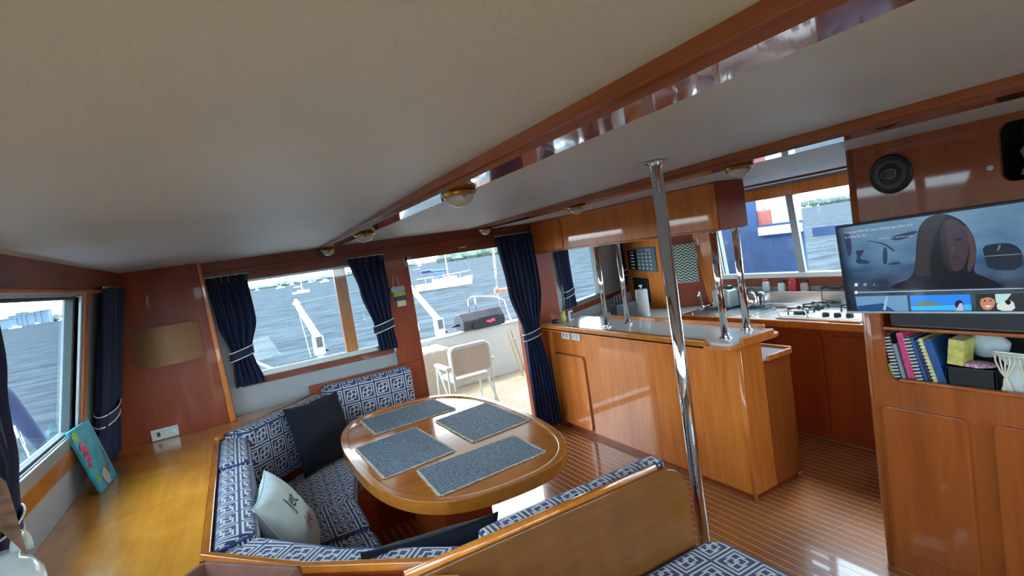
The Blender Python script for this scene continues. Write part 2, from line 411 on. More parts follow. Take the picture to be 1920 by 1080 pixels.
# --- aft wall: left part with window 4, door opening, right part
# pieces: white wall with window hole x -.85..1.05 ; jamb posts ; header
aw = MB().plate([rect(-.85, 1.05, -.05, 1.9), rect(.02, .945, 1.06, 1.71)[::-1]], .06, fa)
struct(obj('wall_back', aw, 'white'))
struct(obj('wall_back', MB().box(2.2, 2.62, YA, YA+.06, -.05, 1.9), 'wood_dark'))
struct(obj('wall_back', MB().box(1.05, 1.235, YA-.03, YA+.06, -.05, 1.72), 'wood_dark', bev=.006))
hd = sroot('trim_5')
obj('header_board', MB().box(-.17, 2.62, YA-.05, YA+.06, 1.715, 1.87), 'wood_dark_x', hd, bev=.004)
obj('header_lip', MB().box(-.17, 2.62, YA-.062, YA-.05, 1.775, 1.80), 'wood_dark_x', hd, bev=.004)
t = obj('vent', MB().box(1.68, 1.76, YA-.064, YA-.05, 1.724, 1.738), 'steel', hd, bev=.002)
w = sroot('window_4')
obj('window_frame', MB().plate([rect(-.02, .985, 1.03, 1.745), rect(.02, .945, 1.07, 1.70)[::-1]], .03, lambda u, v, w_: (u, YA-.012+w_, v)), 'alu', w, bev=.004)
obj('pane', MB().box(.02, .945, YA+.03, YA+.036, 1.06, 1.71), 'glass', w)
obj('sill_strip', MB().box(-.05, 1.03, YA-.015, YA+.005, .985, 1.032), 'wood_dark_x', w, bev=.003)
obj('curtain_track', MB().box(.25, .80, YA-.045, YA-.015, 1.70, 1.722), 'alu', w, bev=.002)
obj('mullion', MB().box(.70, .79, YA+.10, YA+.15, 1.0, 1.72), 'wood', w, bev=.005)
obj('track', MB().box(1.03, 1.045, YA-.04, YA-.005, 1.0, 1.72), 'alu', w)
# door frame
d = sroot('door_1')
obj('door_frame', MB().box(1.235, 1.255, YA-.02, YA+.08, 0, 1.72), 'wood_dark', d)
obj('door_frame', MB().box(1.235, 2.21, YA-.02, YA+.08, 1.69, 1.715), 'wood_dark', d)
obj('threshold', MB().box(1.235, 2.21, YA-.02, YA+.10, -.02, .03), 'alu', d, bev=.004)
# panel in the port aft corner
pn = MB().box(-.84, -.150, 3.95, 3.975, .0, 1.868)
struct(obj('wall_corner', pn, 'wood_dark'))
e_ = MB().add([(-.155, 3.935, .80), (-.115, 3.935, .80), (-.15, 3.935, 1.868), (-.175, 3.935, 1.868), (-.155, 4.09, .80), (-.115, 4.09, .80), (-.15, 4.09, 1.868), (-.175, 4.09, 1.868)],
              [(0, 1, 2, 3), (7, 6, 5, 4), (0, 4, 5, 1), (1, 5, 6, 2), (2, 6, 7, 3), (3, 7, 4, 0)])
struct(obj('trim_6', e_, 'wood', bev=.008, seg=3))
# --- angled aft galley wall
A = Vector((2.62, 4.10)); dA = Vector((.89, .456)).normalized()
def onA(px, py=520):
    r = ray(px, py); # solve A + s dA = t r
    den = r.x*dA.y-r.y*dA.x; tt = (A.x*dA.y-A.y*dA.x)/den; p = r*tt; s = (Vector((p.x, p.y))-A).dot(dA); return s, H+p.z
sg0 = onA(1066)[0]; sg1 = onA(1122)[0]; sB = onA(1172)[0]
nA = Vector((dA.y, -dA.x))
def fA(u, v, w): p = A+dA*u-nA*w; return (p.x, p.y, v)
def fAi(off): return lambda u, v, w: fA(u, v, w-off)
zb = onA(1095, 560)[1]; 
print('angled', sg0, sg1, sB, zb, onA(1073, 568)[1], onA(1123, 551)[1])
struct(obj('wall_galley', MB().plate([rect(0, sB+.3, -.05, 1.9), rect(sg0-.12, sg1, zb, 1.66)[::-1]], .06, fA), 'white'))
w = sroot('window_5')
obj('window_frame', MB().plate([rect(sg0-.16, sg1+.05, zb-.05, 1.70), rect(sg0-.12, sg1, zb, 1.66)[::-1]], .03, fAi(.01)), 'alu', w, bev=.004)
obj('pane', MB().plate([rect(sg0-.12, sg1, zb, 1.66)], .006, fAi(-.03)), 'glass', w)
obj('sill_strip', MB().plate([rect(sg0-.16, sB, zb-.10, zb-.05)], .02, fAi(.012)), 'wood_dark_x', w, bev=.003)
pB = A+dA*sB
pC = at(1240, 500, x=3.7); pD = Vector((xr(1.1)+.02, 3.52))
def wallseg(name, p, q, mat, z0=-.05, z1=1.87, t=.04):
    p = Vector((p.x, p.y)); q = Vector((q.x, q.y)); dd = (q-p).normalized(); n_ = Vector((dd.y, -dd.x)); L = (q-p).length
    fn = lambda u, v, w_: (p.x+dd.x*u-n_.x*w_, p.y+dd.y*u-n_.y*w_, v)
    return struct(obj(name, MB().plate([rect(0, L, z0, z1)], t, fn), mat)), p, dd, n_
_, pI, dI, nI = wallseg('wall_instruments', pB, pC, 'wood')
_, pT, dT, nT = wallseg('wall_towel', pC, pD, 'wood_dark')
print('B', pB, 'C', pC, 'D', pD)
def on_seg(px, py, p, dd):
    r = ray(px, py); den = r.x*dd.y-r.y*dd.x; tt = (p.x*dd.y-p.y*dd.x)/den; q = r*tt
    return Vector((q.x, q.y, H+q.z))
# --- starboard wall with galley window
gw = (1.2, 3.33)
struct(obj('wall_right', MB().plate([rect(YF, 3.7, -.05, 1.9), rect(gw[0], gw[1], 1.13, 1.745)[::-1]], .06, fr_), 'white'))
w = sroot('window_6')
obj('window_frame', MB().plate([rect(gw[0]-.04, gw[1]+.03, 1.09, 1.765), rect(gw[0], gw[1], 1.13, 1.745)[::-1]], .03, lambda u, v, q: (xr(v)-.012+q, u, v)), 'offwhite', w, bev=.004)
ym = 2.60
obj('sash_stile', MB().plate([rect(ym-.03, ym+.03, 1.13, 1.745)], .03, lambda u, v, q: (xr(v)+.01+q, u, v)), 'alu', w, bev=.004)
obj('pane', MB().plate([rect(gw[0], ym-.03, 1.13, 1.745)], .006, lambda u, v, q: (xr(v)+.02+q, u, v)), 'glass', w)
obj('pane', MB().plate([rect(ym+.03, gw[1], 1.13, 1.745)], .006, lambda u, v, q: (xr(v)+.035+q, u, v)), 'glass_tint', w)
obj('sill_strip', MB().plate([rect(gw[0]-.05, 3.47, 1.02, 1.088)], .025, lambda u, v, q: (xr(v)-.02+q, u, v)), 'wood_dark_x', w, bev=.004)
obj('top_rail', MB().plate([rect(gw[0]-.05, 3.47, 1.745, 1.83)], .025, lambda u, v, q: (xr(v)-.02+q, u, v)), 'wood', w, bev=.004)
obj('jamb', MB().plate([rect(3.365, 3.60, .85, 1.85)], .03, lambda u, v, q: (xr(v)-.024+q, u, v)), 'wood', w, bev=.006)
struct(obj('trim_7', MB().box(3.42, 3.47, YF, 3.9, 1.838, 1.853), 'wood_dark_x', bev=.004))
# --- unseen forward wall; windscreen openings added and enlarged to light the cabin
fw = MB().plate([rect(-.9, 4.1, -.05, 1.9), rect(-.55, .75, .85, 1.8)[::-1], rect(.9, 2.4, .85, 1.8)[::-1], rect(2.55, 3.7, .85, 1.8)[::-1]], .06, lambda u, v, q: (u, YF-q, v))
struct(obj('wall_front', fw, 'white'))
for i, (a, b) in enumerate(((-.55, .75), (.9, 2.4), (2.55, 3.7))):
    w = sroot('window_%d' % (7+i))
    obj('window_frame', MB().plate([rect(a-.05, b+.05, .80, 1.84), rect(a, b, .85, 1.8)[::-1]], .03, lambda u, v, q: (u, YF+.012-q, v)), 'alu', w)
    obj('pane', MB().box(a, b, YF-.036, YF-.03, .85, 1.8), 'glass', w)

# ------------------------------------------------------------------ ledge, dinette
t = thing('sideboard_ledge', 'long varnished golden wood ledge under the port window, running behind the dinette', 'ledge', (-.5, 2.5, 0))
obj('ledge_top', MB().prism([(-.80, YF+.02), (.41, YF+.02), (.41, 1.335), (.03, 1.65), (-.235, 1.975), (-.235, 3.52), (.34, 4.09), (-.13, 4.09), (-.13, 3.945), (-.80, 3.945)], .775, .80), 'wood_ledge', t, bev=.004)
obj('edge_moulding', MB().box(-.232, -.205, 1.99, 3.52, .765, .812), 'wood_gold', t, bev=.006, seg=3)
obj('side_board', MB().box(-.24, -.22, 1.99, 3.52, .0, .775), 'wood_dark', t)
obj('side_board', MB().prism([(-.24, 3.52), (-.22, 3.52), (.36, 4.07), (.34, 4.08)], 0, .774), 'wood_dark', t)
obj('edge_moulding', MB().prism([(-.232, 3.52), (-.212, 3.505), (.37, 4.055), (.355, 4.075)], .80, .83), 'wood', t, bev=.005)

BX = .055  # back cushion thickness offset
def cushion(name, pts, z0, z1, label, axis, parent=None, group='patterned dinette cushions', r=.03, cat='cushion', pip=True):
    c = Vector((sum(p[0] for p in pts)/len(pts), sum(p[1] for p in pts)/len(pts), z0))
    t = thing(name, label, cat, c, group)
    n = len(pts); dirs = [axis]
    for i in range(n):
        d_ = Vector((pts[(i+1) % n][0]-pts[i][0], pts[(i+1) % n][1]-pts[i][1], 0))
        if d_.length > .08: dirs.append(tuple(d_))
    mb = MB().prism(pts, z0, z1)
    obj('cushion_body', mb, 'fabric', t, bev=r, seg=4, uv=dirs)
    if pip:
        ins = []
        for i in range(n):
            p0 = Vector(pts[i-1]); p1 = Vector(pts[i]); p2 = Vector(pts[(i+1) % n])
            a = (p0-p1).normalized(); b = (p2-p1).normalized(); ins += [p1+a*.04+(b*.006), p1+(a+b)*.012+(a+b)*.0, p1+b*.04+a*.006]
        ins.append(ins[0]); 
        for zz in (z1-r*.45,):
            pl = []
            for q in ins: pl.append((q.x, q.y, zz))
            obj('piping', MB().tube(pl, .0045, 6, cap=False), 'piping', t, smooth=True)
    return t
ZS0, ZS1 = .33, .45
ZB1 = .83
# seats
cushion('seat_cushion', [(-.08, 2.52), (.395, 2.52), (.395, 2.93), (-.08, 2.93)], ZS0, ZS1+.012, 'middle patterned seat cushion of the port bench, overlapping its neighbours', (0, 1, 0))
cushion('seat_cushion', [(-.08, 2.00), (.12, 1.76), (.395, 2.10), (.395, 2.51), (-.08, 2.51)], ZS0, ZS1, 'port seat cushion under the pale printed pillow, near forward corner', (0, 1, 0))
cushion('seat_cushion', [(-.08, 2.94), (.40, 2.94), (.46, 3.24), (.60, 3.36), (.60, 3.80), (.43, 3.80), (-.08, 3.35)], ZS0, ZS1, 'aft corner seat cushion under the large navy pillow', (1, .9, 0))
cushion('seat_cushion', [(.61, 3.36), (1.10, 3.36), (1.10, 3.84), (.61, 3.84)], ZS0, ZS1, 'aft bench seat cushion behind the table', (1, 0, 0))
cushion('seat_cushion', [(.13, 1.75), (.45, 1.56), (1.27, 1.56), (1.27, 1.98), (.60, 1.98), (.40, 2.09)], ZS0, ZS1, 'forward bench seat cushion below the curved wooden partition', (1, 0, 0))
# backs
cushion('back_cushion', [(-.205, 2.93), (-.06, 2.93), (-.06, 3.42), (-.205, 3.50)], .45, ZB1-.012, 'short back cushion against the ledge, aft half of the port bench', (0, 1, 0), r=.035)
cushion('back_cushion', [(-.205, 2.01), (-.06, 2.07), (-.06, 2.91), (-.205, 2.91)], .45, ZB1-.02, 'long back cushion against the ledge behind the pale printed pillow', (0, 1, 0), r=.035)
cushion('back_cushion', [(-.195, 3.52), (-.055, 3.44), (.475, 3.92), (.40, 4.03)], .45, ZB1+.01, 'diagonal corner back cushion behind the navy pillow, aft port corner', (.59, .55, 0), r=.035)
cushion('back_cushion', [(.43, 4.04), (.485, 3.925), (1.10, 3.925), (1.10, 4.04)], .45, ZB1+.05, 'back cushion under the aft window beside the door', (1, 0, 0), r=.035)
cushion('back_cushion', [(-.20, 1.985), (.08, 1.665), (.39, 1.415), (.50, 1.46), (.17, 1.74), (-.06, 2.05)], .45, ZB1-.03, 'corner back cushion nearest the camera beside the brown box', (.68, -.65, 0), r=.03)
cushion('back_cushion', [(.53, 1.405), (1.27, 1.425), (1.27, 1.50), (.53, 1.49)], .45, ZB1-.01, 'thin back cushion along the top of the curved wooden partition', (1, 0, 0), r=.025)
# benches
def bench(name, label, pts, z1=.325):
    t = thing(name, label, 'bench', (pts[0][0], pts[0][1], 0))
    obj('bench_box', MB().prism(pts, 0, z1), 'wood_dark', t, bev=.01); obj('kick_board', MB().prism([(p[0]*.995+.002, p[1]*.998+.004) for p in pts], .0, .06), 'wood_dark', t)
bench('dinette_bench', 'dark wooden U shaped dinette bench box under the patterned seat cushions', [(-.20, 1.99), (.16, 1.62), (.45, 1.44), (1.28, 1.44), (1.28, 1.96), (.62, 1.96), (.37, 2.12), (.37, 2.92), (.43, 3.26), (.58, 3.38), (1.10, 3.38), (1.10, 4.06), (.38, 4.06), (-.20, 3.52)])
obj_ = thing('bench_back_panel', 'dark red wooden end board beside the door post behind the aft back cushion', 'panel', (.8, 4.06, 0))
obj('board', MB().box(.37, 1.22, 4.045, 4.068, .3, ZB1+.06), 'wood_dark', obj_, bev=.004)
# forward partition
t = thing('partition_board', 'tall varnished wooden partition with rounded top corner, beside the chrome pole', 'partition', (.85, 1.39, 0))
out = [(.28, .0), (1.315, .0), (1.315, .66)]
for k in range(1, 9):
    a = PI/2*k/9; out.append((1.315-.10+.10*math.cos(a), .70+.115*math.sin(a)-.01))
out += [(1.215, .815), (.28, .815)]
obj('board', MB().plate([out], .03, lambda u, v, q: (u, 1.375+q, v)), 'wood_part', t, bev=.006, seg=3)
tr = [(.28, 1.40, .817), (1.19, 1.40, .817)]
obj('cap_rail', MB().tube(tr, .016, 10), 'wood_gold', t, smooth=True)
t = thing('corner_rail', 'low golden wooden rail around the forward port corner of the dinette', 'rail', (.2, 1.5, 0))
obj('rail', MB().prism([(-.235, 1.98), (-.215, 1.995), (.065, 1.668), (.385, 1.41), (.35, 1.405), (.04, 1.655)], .801, .828), 'wood_gold', t, bev=.006, seg=3)
obj('side_board', MB().prism([(-.225, 1.98), (-.212, 1.99), (.06, 1.665), (.38, 1.41), (.36, 1.407), (.045, 1.655)], 0, .80), 'wood_dark', t)

# near forward seat
t = thing('forward_seat', 'foreground patterned seat with rounded corner beside the foot of the chrome pole', 'seat', (1.1, 1.0, 0))
sp = rrect(.62, 1.40, .45, 1.365, .07, 6, (1, 0, 0, 0))
obj('cushion_body', MB().prism(sp, .40, .505), 'fabric', t, bev=.03, seg=4, uv=[(1, .0, 0), (0, 1, 0)])
obj('piping', MB().tube([(p[0], p[1], .492) for p in rrect(.626, 1.394, .456, 1.359, .07, 6, (1, 0, 0, 0))]+[(1.394, 1.29, .492)], .005, 6), 'piping', t, smooth=True)
obj('seat_box', MB().prism(rrect(.64, 1.38, .47, 1.35, .05, 4, (1, 0, 0, 0)), 0, .40), 'wood_dark', t, bev=.008)

# chrome pole
def pole(name, x, y, z0, z1, r, label, group=None, fl_=.035):
    t = thing(name, label, 'pole', (x, y, z0), group)
    obj('tube', MB().tube([(x, y, z0), (x, y, z1)], r, 24), 'chrome', t, smooth=True)
    for z_, nm in ((z0, 'base_flange'), (z1, 'top_flange')):
        sgn = 1 if z_ == z0 else -1
        obj(nm, MB().lathe([(fl_, 0), (fl_, sgn*.006), (r*1.15, sgn*.008), (r*1.1, sgn*.014)], (x, y, z_), 24), 'chrome', t, smooth=False)
    return t
pole('support_pole', 1.428, 1.450, 0, 1.889, .0225, 'tall polished chrome pole from floor to ceiling beside the patterned seat', fl_=.042)

# table
t = thing('dining_table', 'oval varnished wooden dining table with raised edge and pedestal', 'table', (.87, 2.75, 0))
def oval(a, b, n=2.75, k=72, cx=.872, cy=2.745):
    out = []
    for i in range(k):
        th = 2*PI*i/k; c_, s_ = math.cos(th), math.sin(th); e2 = 2/n
        out.append((cx+a*math.copysign(abs(c_)**e2, c_), cy+b*math.copysign(abs(s_)**e2, s_)))
    return out
TA, TB = .492, .862
obj('tabletop', MB().prism(oval(TA-.03, TB-.03), .672, .70), 'wood_table', t)
obj('rim', MB().plate([oval(TA, TB), oval(TA-.034, TB-.034)[::-1]], .055, lambda u, v, q: (u, v, .655+q)), 'wood_gold', t, bev=.009, seg=3)
obj('pedestal', MB().box(.72, .98, 2.42, 3.02, 0, .67), 'wood_dark', t, bev=.02)
obj('pedestal_plinth', MB().box(.68, 1.02, 2.38, 3.06, 0, .05), 'wood_dark', t, bev=.008)
def mat_(c, label):
    cx = sum(p[0] for p in c)/4; cy = sum(p[1] for p in c)/4
    t = thing('placemat', label, 'placemat', (cx, cy, .70), 'blue woven placemats')
    n = 16; m = MB(); vs = []; fs = []
    def P(u, v, z):
        a = Vector(c[0]).lerp(Vector(c[1]), u); b = Vector(c[3]).lerp(Vector(c[2]), u); q = a.lerp(b, v)
        return (q.x, q.y, z+.0018*math.sin(u*9+cx*20)*math.sin(v*7))
    for layer, zz in ((0, .7035), (1, .7065)):
        for i in range(n+1):
            for j in range(n+1): vs.append(P(i/n, j/n, zz))
    N = (n+1)**2
    for i in range(n):
        for j in range(n):
            a = i*(n+1)+j; fs.append((a, a+1, a+n+2, a+n+1)); fs.append((N+a, N+a+n+1, N+a+n+2, N+a+1))
    for i in range(n):
        for a, b in ((i*(n+1), (i+1)*(n+1)), ((i+1)*(n+1)+n, i*(n+1)+n), (i+1, i), (n*(n+1)+i, n*(n+1)+i+1)): fs.append((a, b, N+b, N+a))
    m.add(vs, fs); obj('woven_cloth', m, 'mat', t, uv=[(1, 0, 0)])
    fr = MB(); rnd = random.Random(int(cx*1000))
    for k in range(4):
        a = Vector(c[k]); b = Vector(c[(k+1) % 4]); nn = Vector((b.y-a.y, a.x-b.x)).normalized()
        L = (b-a).length; m_ = int(L/.008)
        for i in range(m_):
            p = a.lerp(b, (i+.5)/m_); q = p+nn*(.005+rnd.random()*.006)*(1 if (nn.dot(p-Vector((cx, cy))) > 0) else -1)
            fr.cbox(((p.x+q.x)/2, (p.y+q.y)/2, .705), (.004, (q-p).length+.004, .0025), Matrix.Rotation(math.atan2(nn.y, nn.x)-PI/2, 3, 'Z'))
    o = obj('fringe', fr, 'macrame', t); o['kind'] = 'stuff'
mat_([(.585, 3.46), (1.09, 3.49), (1.11, 3.12), (.595, 3.09)], 'farthest blue woven placemat on the table, nearest the aft cushions')
mat_([(.935, 3.00), (1.295, 3.055), (1.31, 2.53), (.955, 2.48)], 'blue woven placemat on the table, on the side nearest the galley bar')
mat_([(.45, 2.94), (.80, 2.99), (.83, 2.45), (.468, 2.40)], 'blue woven placemat on the table, on the side of the port bench')
mat_([(.613, 2.362), (1.132, 2.382), (1.134, 2.077), (.602, 2.03)], 'nearest blue woven placemat on the table, toward the curved partition')

# pillows
def pillow(name, label, c, u, v, su, sv, th, mat, group=None, sub=1, txt=False):
    u = Vector(u).normalized(); v = Vector(v); v = (v-u*v.dot(u)).normalized(); w = u.cross(v); c = Vector(c)
    t = thing(name, label, 'pillow', c, group)
    n = 28; vs = []; fs = []; rnd = random.Random(len(label))
    def P(a, b, s):
        h = max(0, (1-a*a)*(1-b*b))**.45; pin = 1-.09*(1-abs(a)**2)*abs(b)-0; pin2 = 1-.09*(1-abs(b)**2)*abs(a)
        wr = .004*math.sin(7*a+3*b)+.003*math.sin(11*b-4*a)
        return c+u*(a*su/2*pin2)+v*(b*sv/2*pin)+w*(s*(th/2*h+.003)+wr*h)
    for s in (1, -1):
        for i in range(n+1):
            for j in range(n+1): vs.append(P(-1+2*i/n, -1+2*j/n, s))
    N = (n+1)**2
    for i in range(n):
        for j in range(n):
            a = i*(n+1)+j; fs.append((a, a+n+1, a+n+2, a+1)); fs.append((N+a, N+a+1, N+a+n+2, N+a+n+1))
    for i in range(n):
        for a, b in ((i*(n+1), (i+1)*(n+1)), ((i+1)*(n+1)+n, i*(n+1)+n), (i+1, i), (n*(n+1)+i, n*(n+1)+i+1)): fs.append((a, b, N+b, N+a))
    obj('pillow_cover', MB().add(vs, fs), mat, t, smooth=True)
    ed = [P(-1+2*i/n, -1, 0) for i in range(n)]+[P(1, -1+2*i/n, 0) for i in range(n)]+[P(1-2*i/n, 1, 0) for i in range(n)]+[P(-1, 1-2*i/n, 0) for i in range(n)]; ed.append(ed[0])
    obj('seam', MB().tube(ed, .004, 6), mat, t, smooth=True)
    return t, (c, u, v, w, P)
M['pillow_pale'] = plain('pale_printed_cotton', (.50, .58, .55), .85, var=.05)
pillow('throw_pillow', 'large plain navy pillow leaning in the aft corner of the dinette', (.36, 3.63, .655), (.78, .60, -.05), (-.12, .22, 1), .46, .44, .15, 'navy')
pt, (pc, pu, pv, pw, PP) = pillow('throw_pillow', 'pale green grey pillow with printed words leaning on the port back cushion', (.045, 2.46, .63), (.14, .99, .0), (-.46, .07, 1), .44, .40, .17, 'pillow_pale')
pillow('throw_pillow', 'navy pillow lying behind the curved wooden partition, mostly hidden', (.42, 1.63, .625), (1, -.10, -.05), (0, -.25, 1), .44, .38, .16, 'navy')
M['ink'] = plain('dark_ink', (.03, .04, .06), .8); M['inkred'] = plain('red_ink', (.5, .03, .06), .8)
for s, mt_, a0, b0, sz in (('Jet', 'ink', -.45, .30, .10), ('dive', 'inkred', -.55, -.25, .085)):
    me0 = text_mesh(s, sz, mt_, 'printed_word', pt, Matrix.Identity(4), .0002)
    off = woff(pt)
    for vtx in me0.data.vertices:
        q = vtx.co+off; a = a0+(q.x)/.25; b = b0+q.y/.20
        p = PP(max(-.98, min(.98, a)), max(-.98, min(.98, b)), 1); vtx.co = p+pw*.004-off

# ------------------------------------------------------------------ galley peninsula
t = thing('galley_bar', 'cherry wood galley bar with pale worktop and lower shelf, in the middle of the cabin', 'counter', (2.5, 3.0, 0))
obj('body', MB().box(2.44, 2.64, 2.025, 4.09, .03, .915), 'wood', t, bev=.008)
obj('lower_body', MB().box(2.63, 2.89, 2.03, 4.09, .03, .785), 'wood_media', t, bev=.008)  # darker wood copy puts the shade of this side into the colour
obj('toe_board', MB().box(2.455, 2.86, 2.04, 4.08, 0, .035), 'wood_dark', t)
obj('corner_post', MB().tube([(2.446, 2.031, .0), (2.446, 2.031, .915)], .013, 10), 'wood', t, smooth=True)
obj('worktop', MB().prism(rrect(2.375, 2.80, 2.03, 4.08, .045, 6, (0, 0, 1, 1)), .915, .945), 'laminate', t, bev=.004)
fd = MB().box(2.335, 2.378, 2.17, 4.085, .905, .962); obj('front_fiddle', fd, 'wood_gold', t, bev=.01, seg=3)
obj('back_fiddle', MB().box(2.795, 2.82, 2.12, 3.6, .92, .965), 'wood', t, bev=.007, seg=3)
obj('end_fiddle', MB().box(2.46, 2.74, 2.005, 2.032, .908, .962), 'wood', t, bev=.008, seg=3)
obj('corner_trim', MB().prism(rrect(2.335, 2.82, 2.008, 4.0, .06, 6, (0, 0, 1, 1)), .905, .93), 'wood', t, bev=.006)
obj('shelf_top', MB().box(2.63, 2.905, 2.02, 4.0, .785, .80), 'laminate', t, bev=.003)
obj('shelf_rail', MB().box(2.66, 2.88, 2.005, 2.022, .782, .815), 'wood', t, bev=.005)
obj('shelf_rail', MB().box(2.90, 2.918, 2.03, 4.0, .782, .815), 'wood', t, bev=.005)
dd_ = obj('door', MB().plate([rrect(3.555, 3.965, .05, .675, .03, 4)], .016, lambda u, v, q: (2.442-q, u, v)), 'wood', t, bev=.005)
dr = obj('door_gap_shade_strip', MB().plate([rrect(3.535, 3.985, .035, .69, .03, 4), rrect(3.555, 3.965, .05, .675, .03, 4)[::-1]], .003, lambda u, v, q: (2.441-q, u, v)), 'wood_dark', t)  # solid dark ring standing in for the shade around the door
for i, (ya, yb) in enumerate(((3.71, 3.83), (3.56, 3.68))):
    o = thing('wall_socket', ['white socket plate on the galley bar front, nearer the navy door curtain', 'white socket plate on the galley bar front, farther from the door curtain'][i], 'socket', (2.435, ya, .86), 'sockets on the galley bar')
    obj('plate', MB().box(2.428, 2.4395, ya, yb, .822, .895), 'offwhite', o, bev=.003)
    for q in (.03, .075): obj('outlet', MB().box(2.424, 2.429, ya+q, ya+q+.02, .84, .875), 'alu', o, bev=.001)
pole('counter_post', 2.50, 2.155, .945, 1.59, .0215, 'chrome post at the near front corner of the galley bar', 'chrome bar posts')
pole('counter_post', 2.725, 2.18, .945, 1.59, .0215, 'chrome post at the near back corner of the galley bar', 'chrome bar posts')
pole('counter_post', 2.50, 3.27, .945, 1.59, .0185, 'chrome post in front of the far galley window, left of two', 'chrome bar posts')
pole('counter_post', 2.645, 3.19, .945, 1.59, .0185, 'chrome post in front of the far galley window, right of two', 'chrome bar posts')
# overhead cabinet
t = thing('overhead_cabinet', 'long cherry overhead cabinet hanging above the galley bar', 'cabinet', (2.5, 3.0, 1.59))
obj('body', MB().box(2.40, 2.625, 2.025, 4.04, 1.59, 1.85), 'wood', t, bev=.006)
obj('end_panel', MB().box(2.395, 2.63, 2.012, 2.028, 1.585, 1.85), 'wood_dark', t, bev=.003)
obj('corner_post', MB().tube([(2.402, 2.03, 1.585), (2.402, 2.03, 1.85)], .014, 10), 'wood', t, smooth=True)
obj('bottom_rail', MB().box(2.392, 2.63, 2.03, 4.04, 1.58, 1.592), 'wood_x', t, bev=.003)
obj('door', MB().plate([rrect(3.56, 4.02, 1.60, 1.84, .03, 4)], .014, lambda u, v, q: (2.402-q, u, v)), 'wood', t, bev=.005)
# galley counter
t = thing('galley_counter', 'dark wooden galley counter with pale top under the starboard window', 'counter', (3.7, 2.4, 0))
obj('body', MB().box(3.45, 3.94, 1.31, 3.45, .02, .815), 'wood_dark', t, bev=.005)
obj('worktop', MB().box(3.445, 3.962, 1.31, 3.47, .815, .845), 'laminate', t, bev=.003)
obj('front_edge', MB().box(3.425, 3.447, 1.31, 3.5, .80, .852), 'wood', t, bev=.007, seg=3)
for i in range(3): obj('door', MB().plate([rrect(1.55+i*.62, 2.12+i*.62, .06, .76, .03, 3)], .012, lambda u, v, q: (3.452-q, u, v)), 'wood_dark', t, bev=.004)
obj('steel_top', MB().box(3.46, 3.96, 2.12, 3.45, .845, .853), 'steel', t, bev=.003)
obj('backsplash', MB().box(3.905, 3.962, 1.35, 2.42, .853, .985), 'steel', t, bev=.003)
obj('backsplash', MB().box(3.905, 3.962, 2.425, 3.45, .853, .985), 'steel', t, bev=.003)
obj('backsplash_step', MB().box(3.88, 3.91, 1.35, 3.45, .853, .885), 'steel', t, bev=.006)
def basin(x0, x1, y0, y1):
    m = MB().plate([rrect(x0-.02, x1+.02, y0-.02, y1+.02, .05, 4), rrect(x0, x1, y0, y1, .04, 4)[::-1]], .008, lambda u, v, q: (u, v, .853+q))
    obj('basin_rim', m, 'steel', t, bev=.002)
    obj('basin_shade_sheet', MB().prism(rrect(x0, x1, y0, y1, .04, 4), .8545, .856), 'rubber', t)  # flat dark sheet drawn for the shaded hollow, no bowl is cut
basin(3.52, 3.84, 2.78, 3.02); basin(3.52, 3.84, 3.07, 3.36)
# second galley worktop behind bar along the angled wall
t = thing('galley_worktop', 'pale worktop section along the far aft galley wall', 'counter', (3.3, 4.0, 0))
p0 = A+dA*.05; 
obj('body', MB().prism([(2.93, 3.75), (3.44, 3.48), (3.66, 3.62), (3.66, 3.80), (3.48, 4.40), (2.93, 4.22)], 0, .83), 'wood_dark', t)
obj('top', MB().prism([(2.92, 3.74), (3.44, 3.47), (3.93, 3.55), (3.70, 3.80), (3.50, 4.42), (2.92, 4.23)], .83, .85), 'laminate', t, bev=.003)

# hob
t = thing('gas_hob', 'stainless gas hob with black burners and three knobs, on the galley counter', 'hob', (3.75, 2.15, .853))
hb = Matrix.Translation((0, 0, 0))
obj('hob_tray', MB().box(3.47, 3.875, 1.93, 2.52, .853, .868), 'steel', t, bev=.004)
obj('hob_surface', MB().box(3.485, 3.86, 1.95, 2.50, .868, .872), 'gelcoat', t, bev=.002)
for (bx, by) in ((3.60, 2.40), (3.78, 2.40), (3.78, 2.12)):
    b = obj('burner', MB().lathe([(.05, 0), (.05, .018), (.034, .03), (.0, .03)], (bx, by, .872), 20), 'black', t)
    g = MB()
    for k in range(4):
        a = PI/4+k*PI/2; c_, s_ = math.cos(a), math.sin(a)
        g.tube([(bx+.085*c_, by+.085*s_, .872), (bx+.085*c_, by+.085*s_, .915), (bx+.02*c_, by+.02*s_, .918)], .006, 6)
    g.tube([(bx+.08*math.cos(q*PI/8), by+.08*math.sin(q*PI/8),   .905) for q in range(17)], .006, 6)
    obj('pan_support', g, 'black', t, smooth=True)
for (kx, ky) in ((3.535, 2.02), (3.535, 2.10), (3.535, 2.18)):
    obj('knob', MB().lathe([(.024, 0), (.022, .024), (.017, .03), (0, .03)], (kx, ky, .872), 16), 'black', t)
obj('front_rail', MB().tube([(3.49, 2.50, .872), (3.49, 2.50, .91), (3.49, 2.30, .915), (3.49, 2.28, .872)], .005, 8), 'chrome', t, smooth=True)

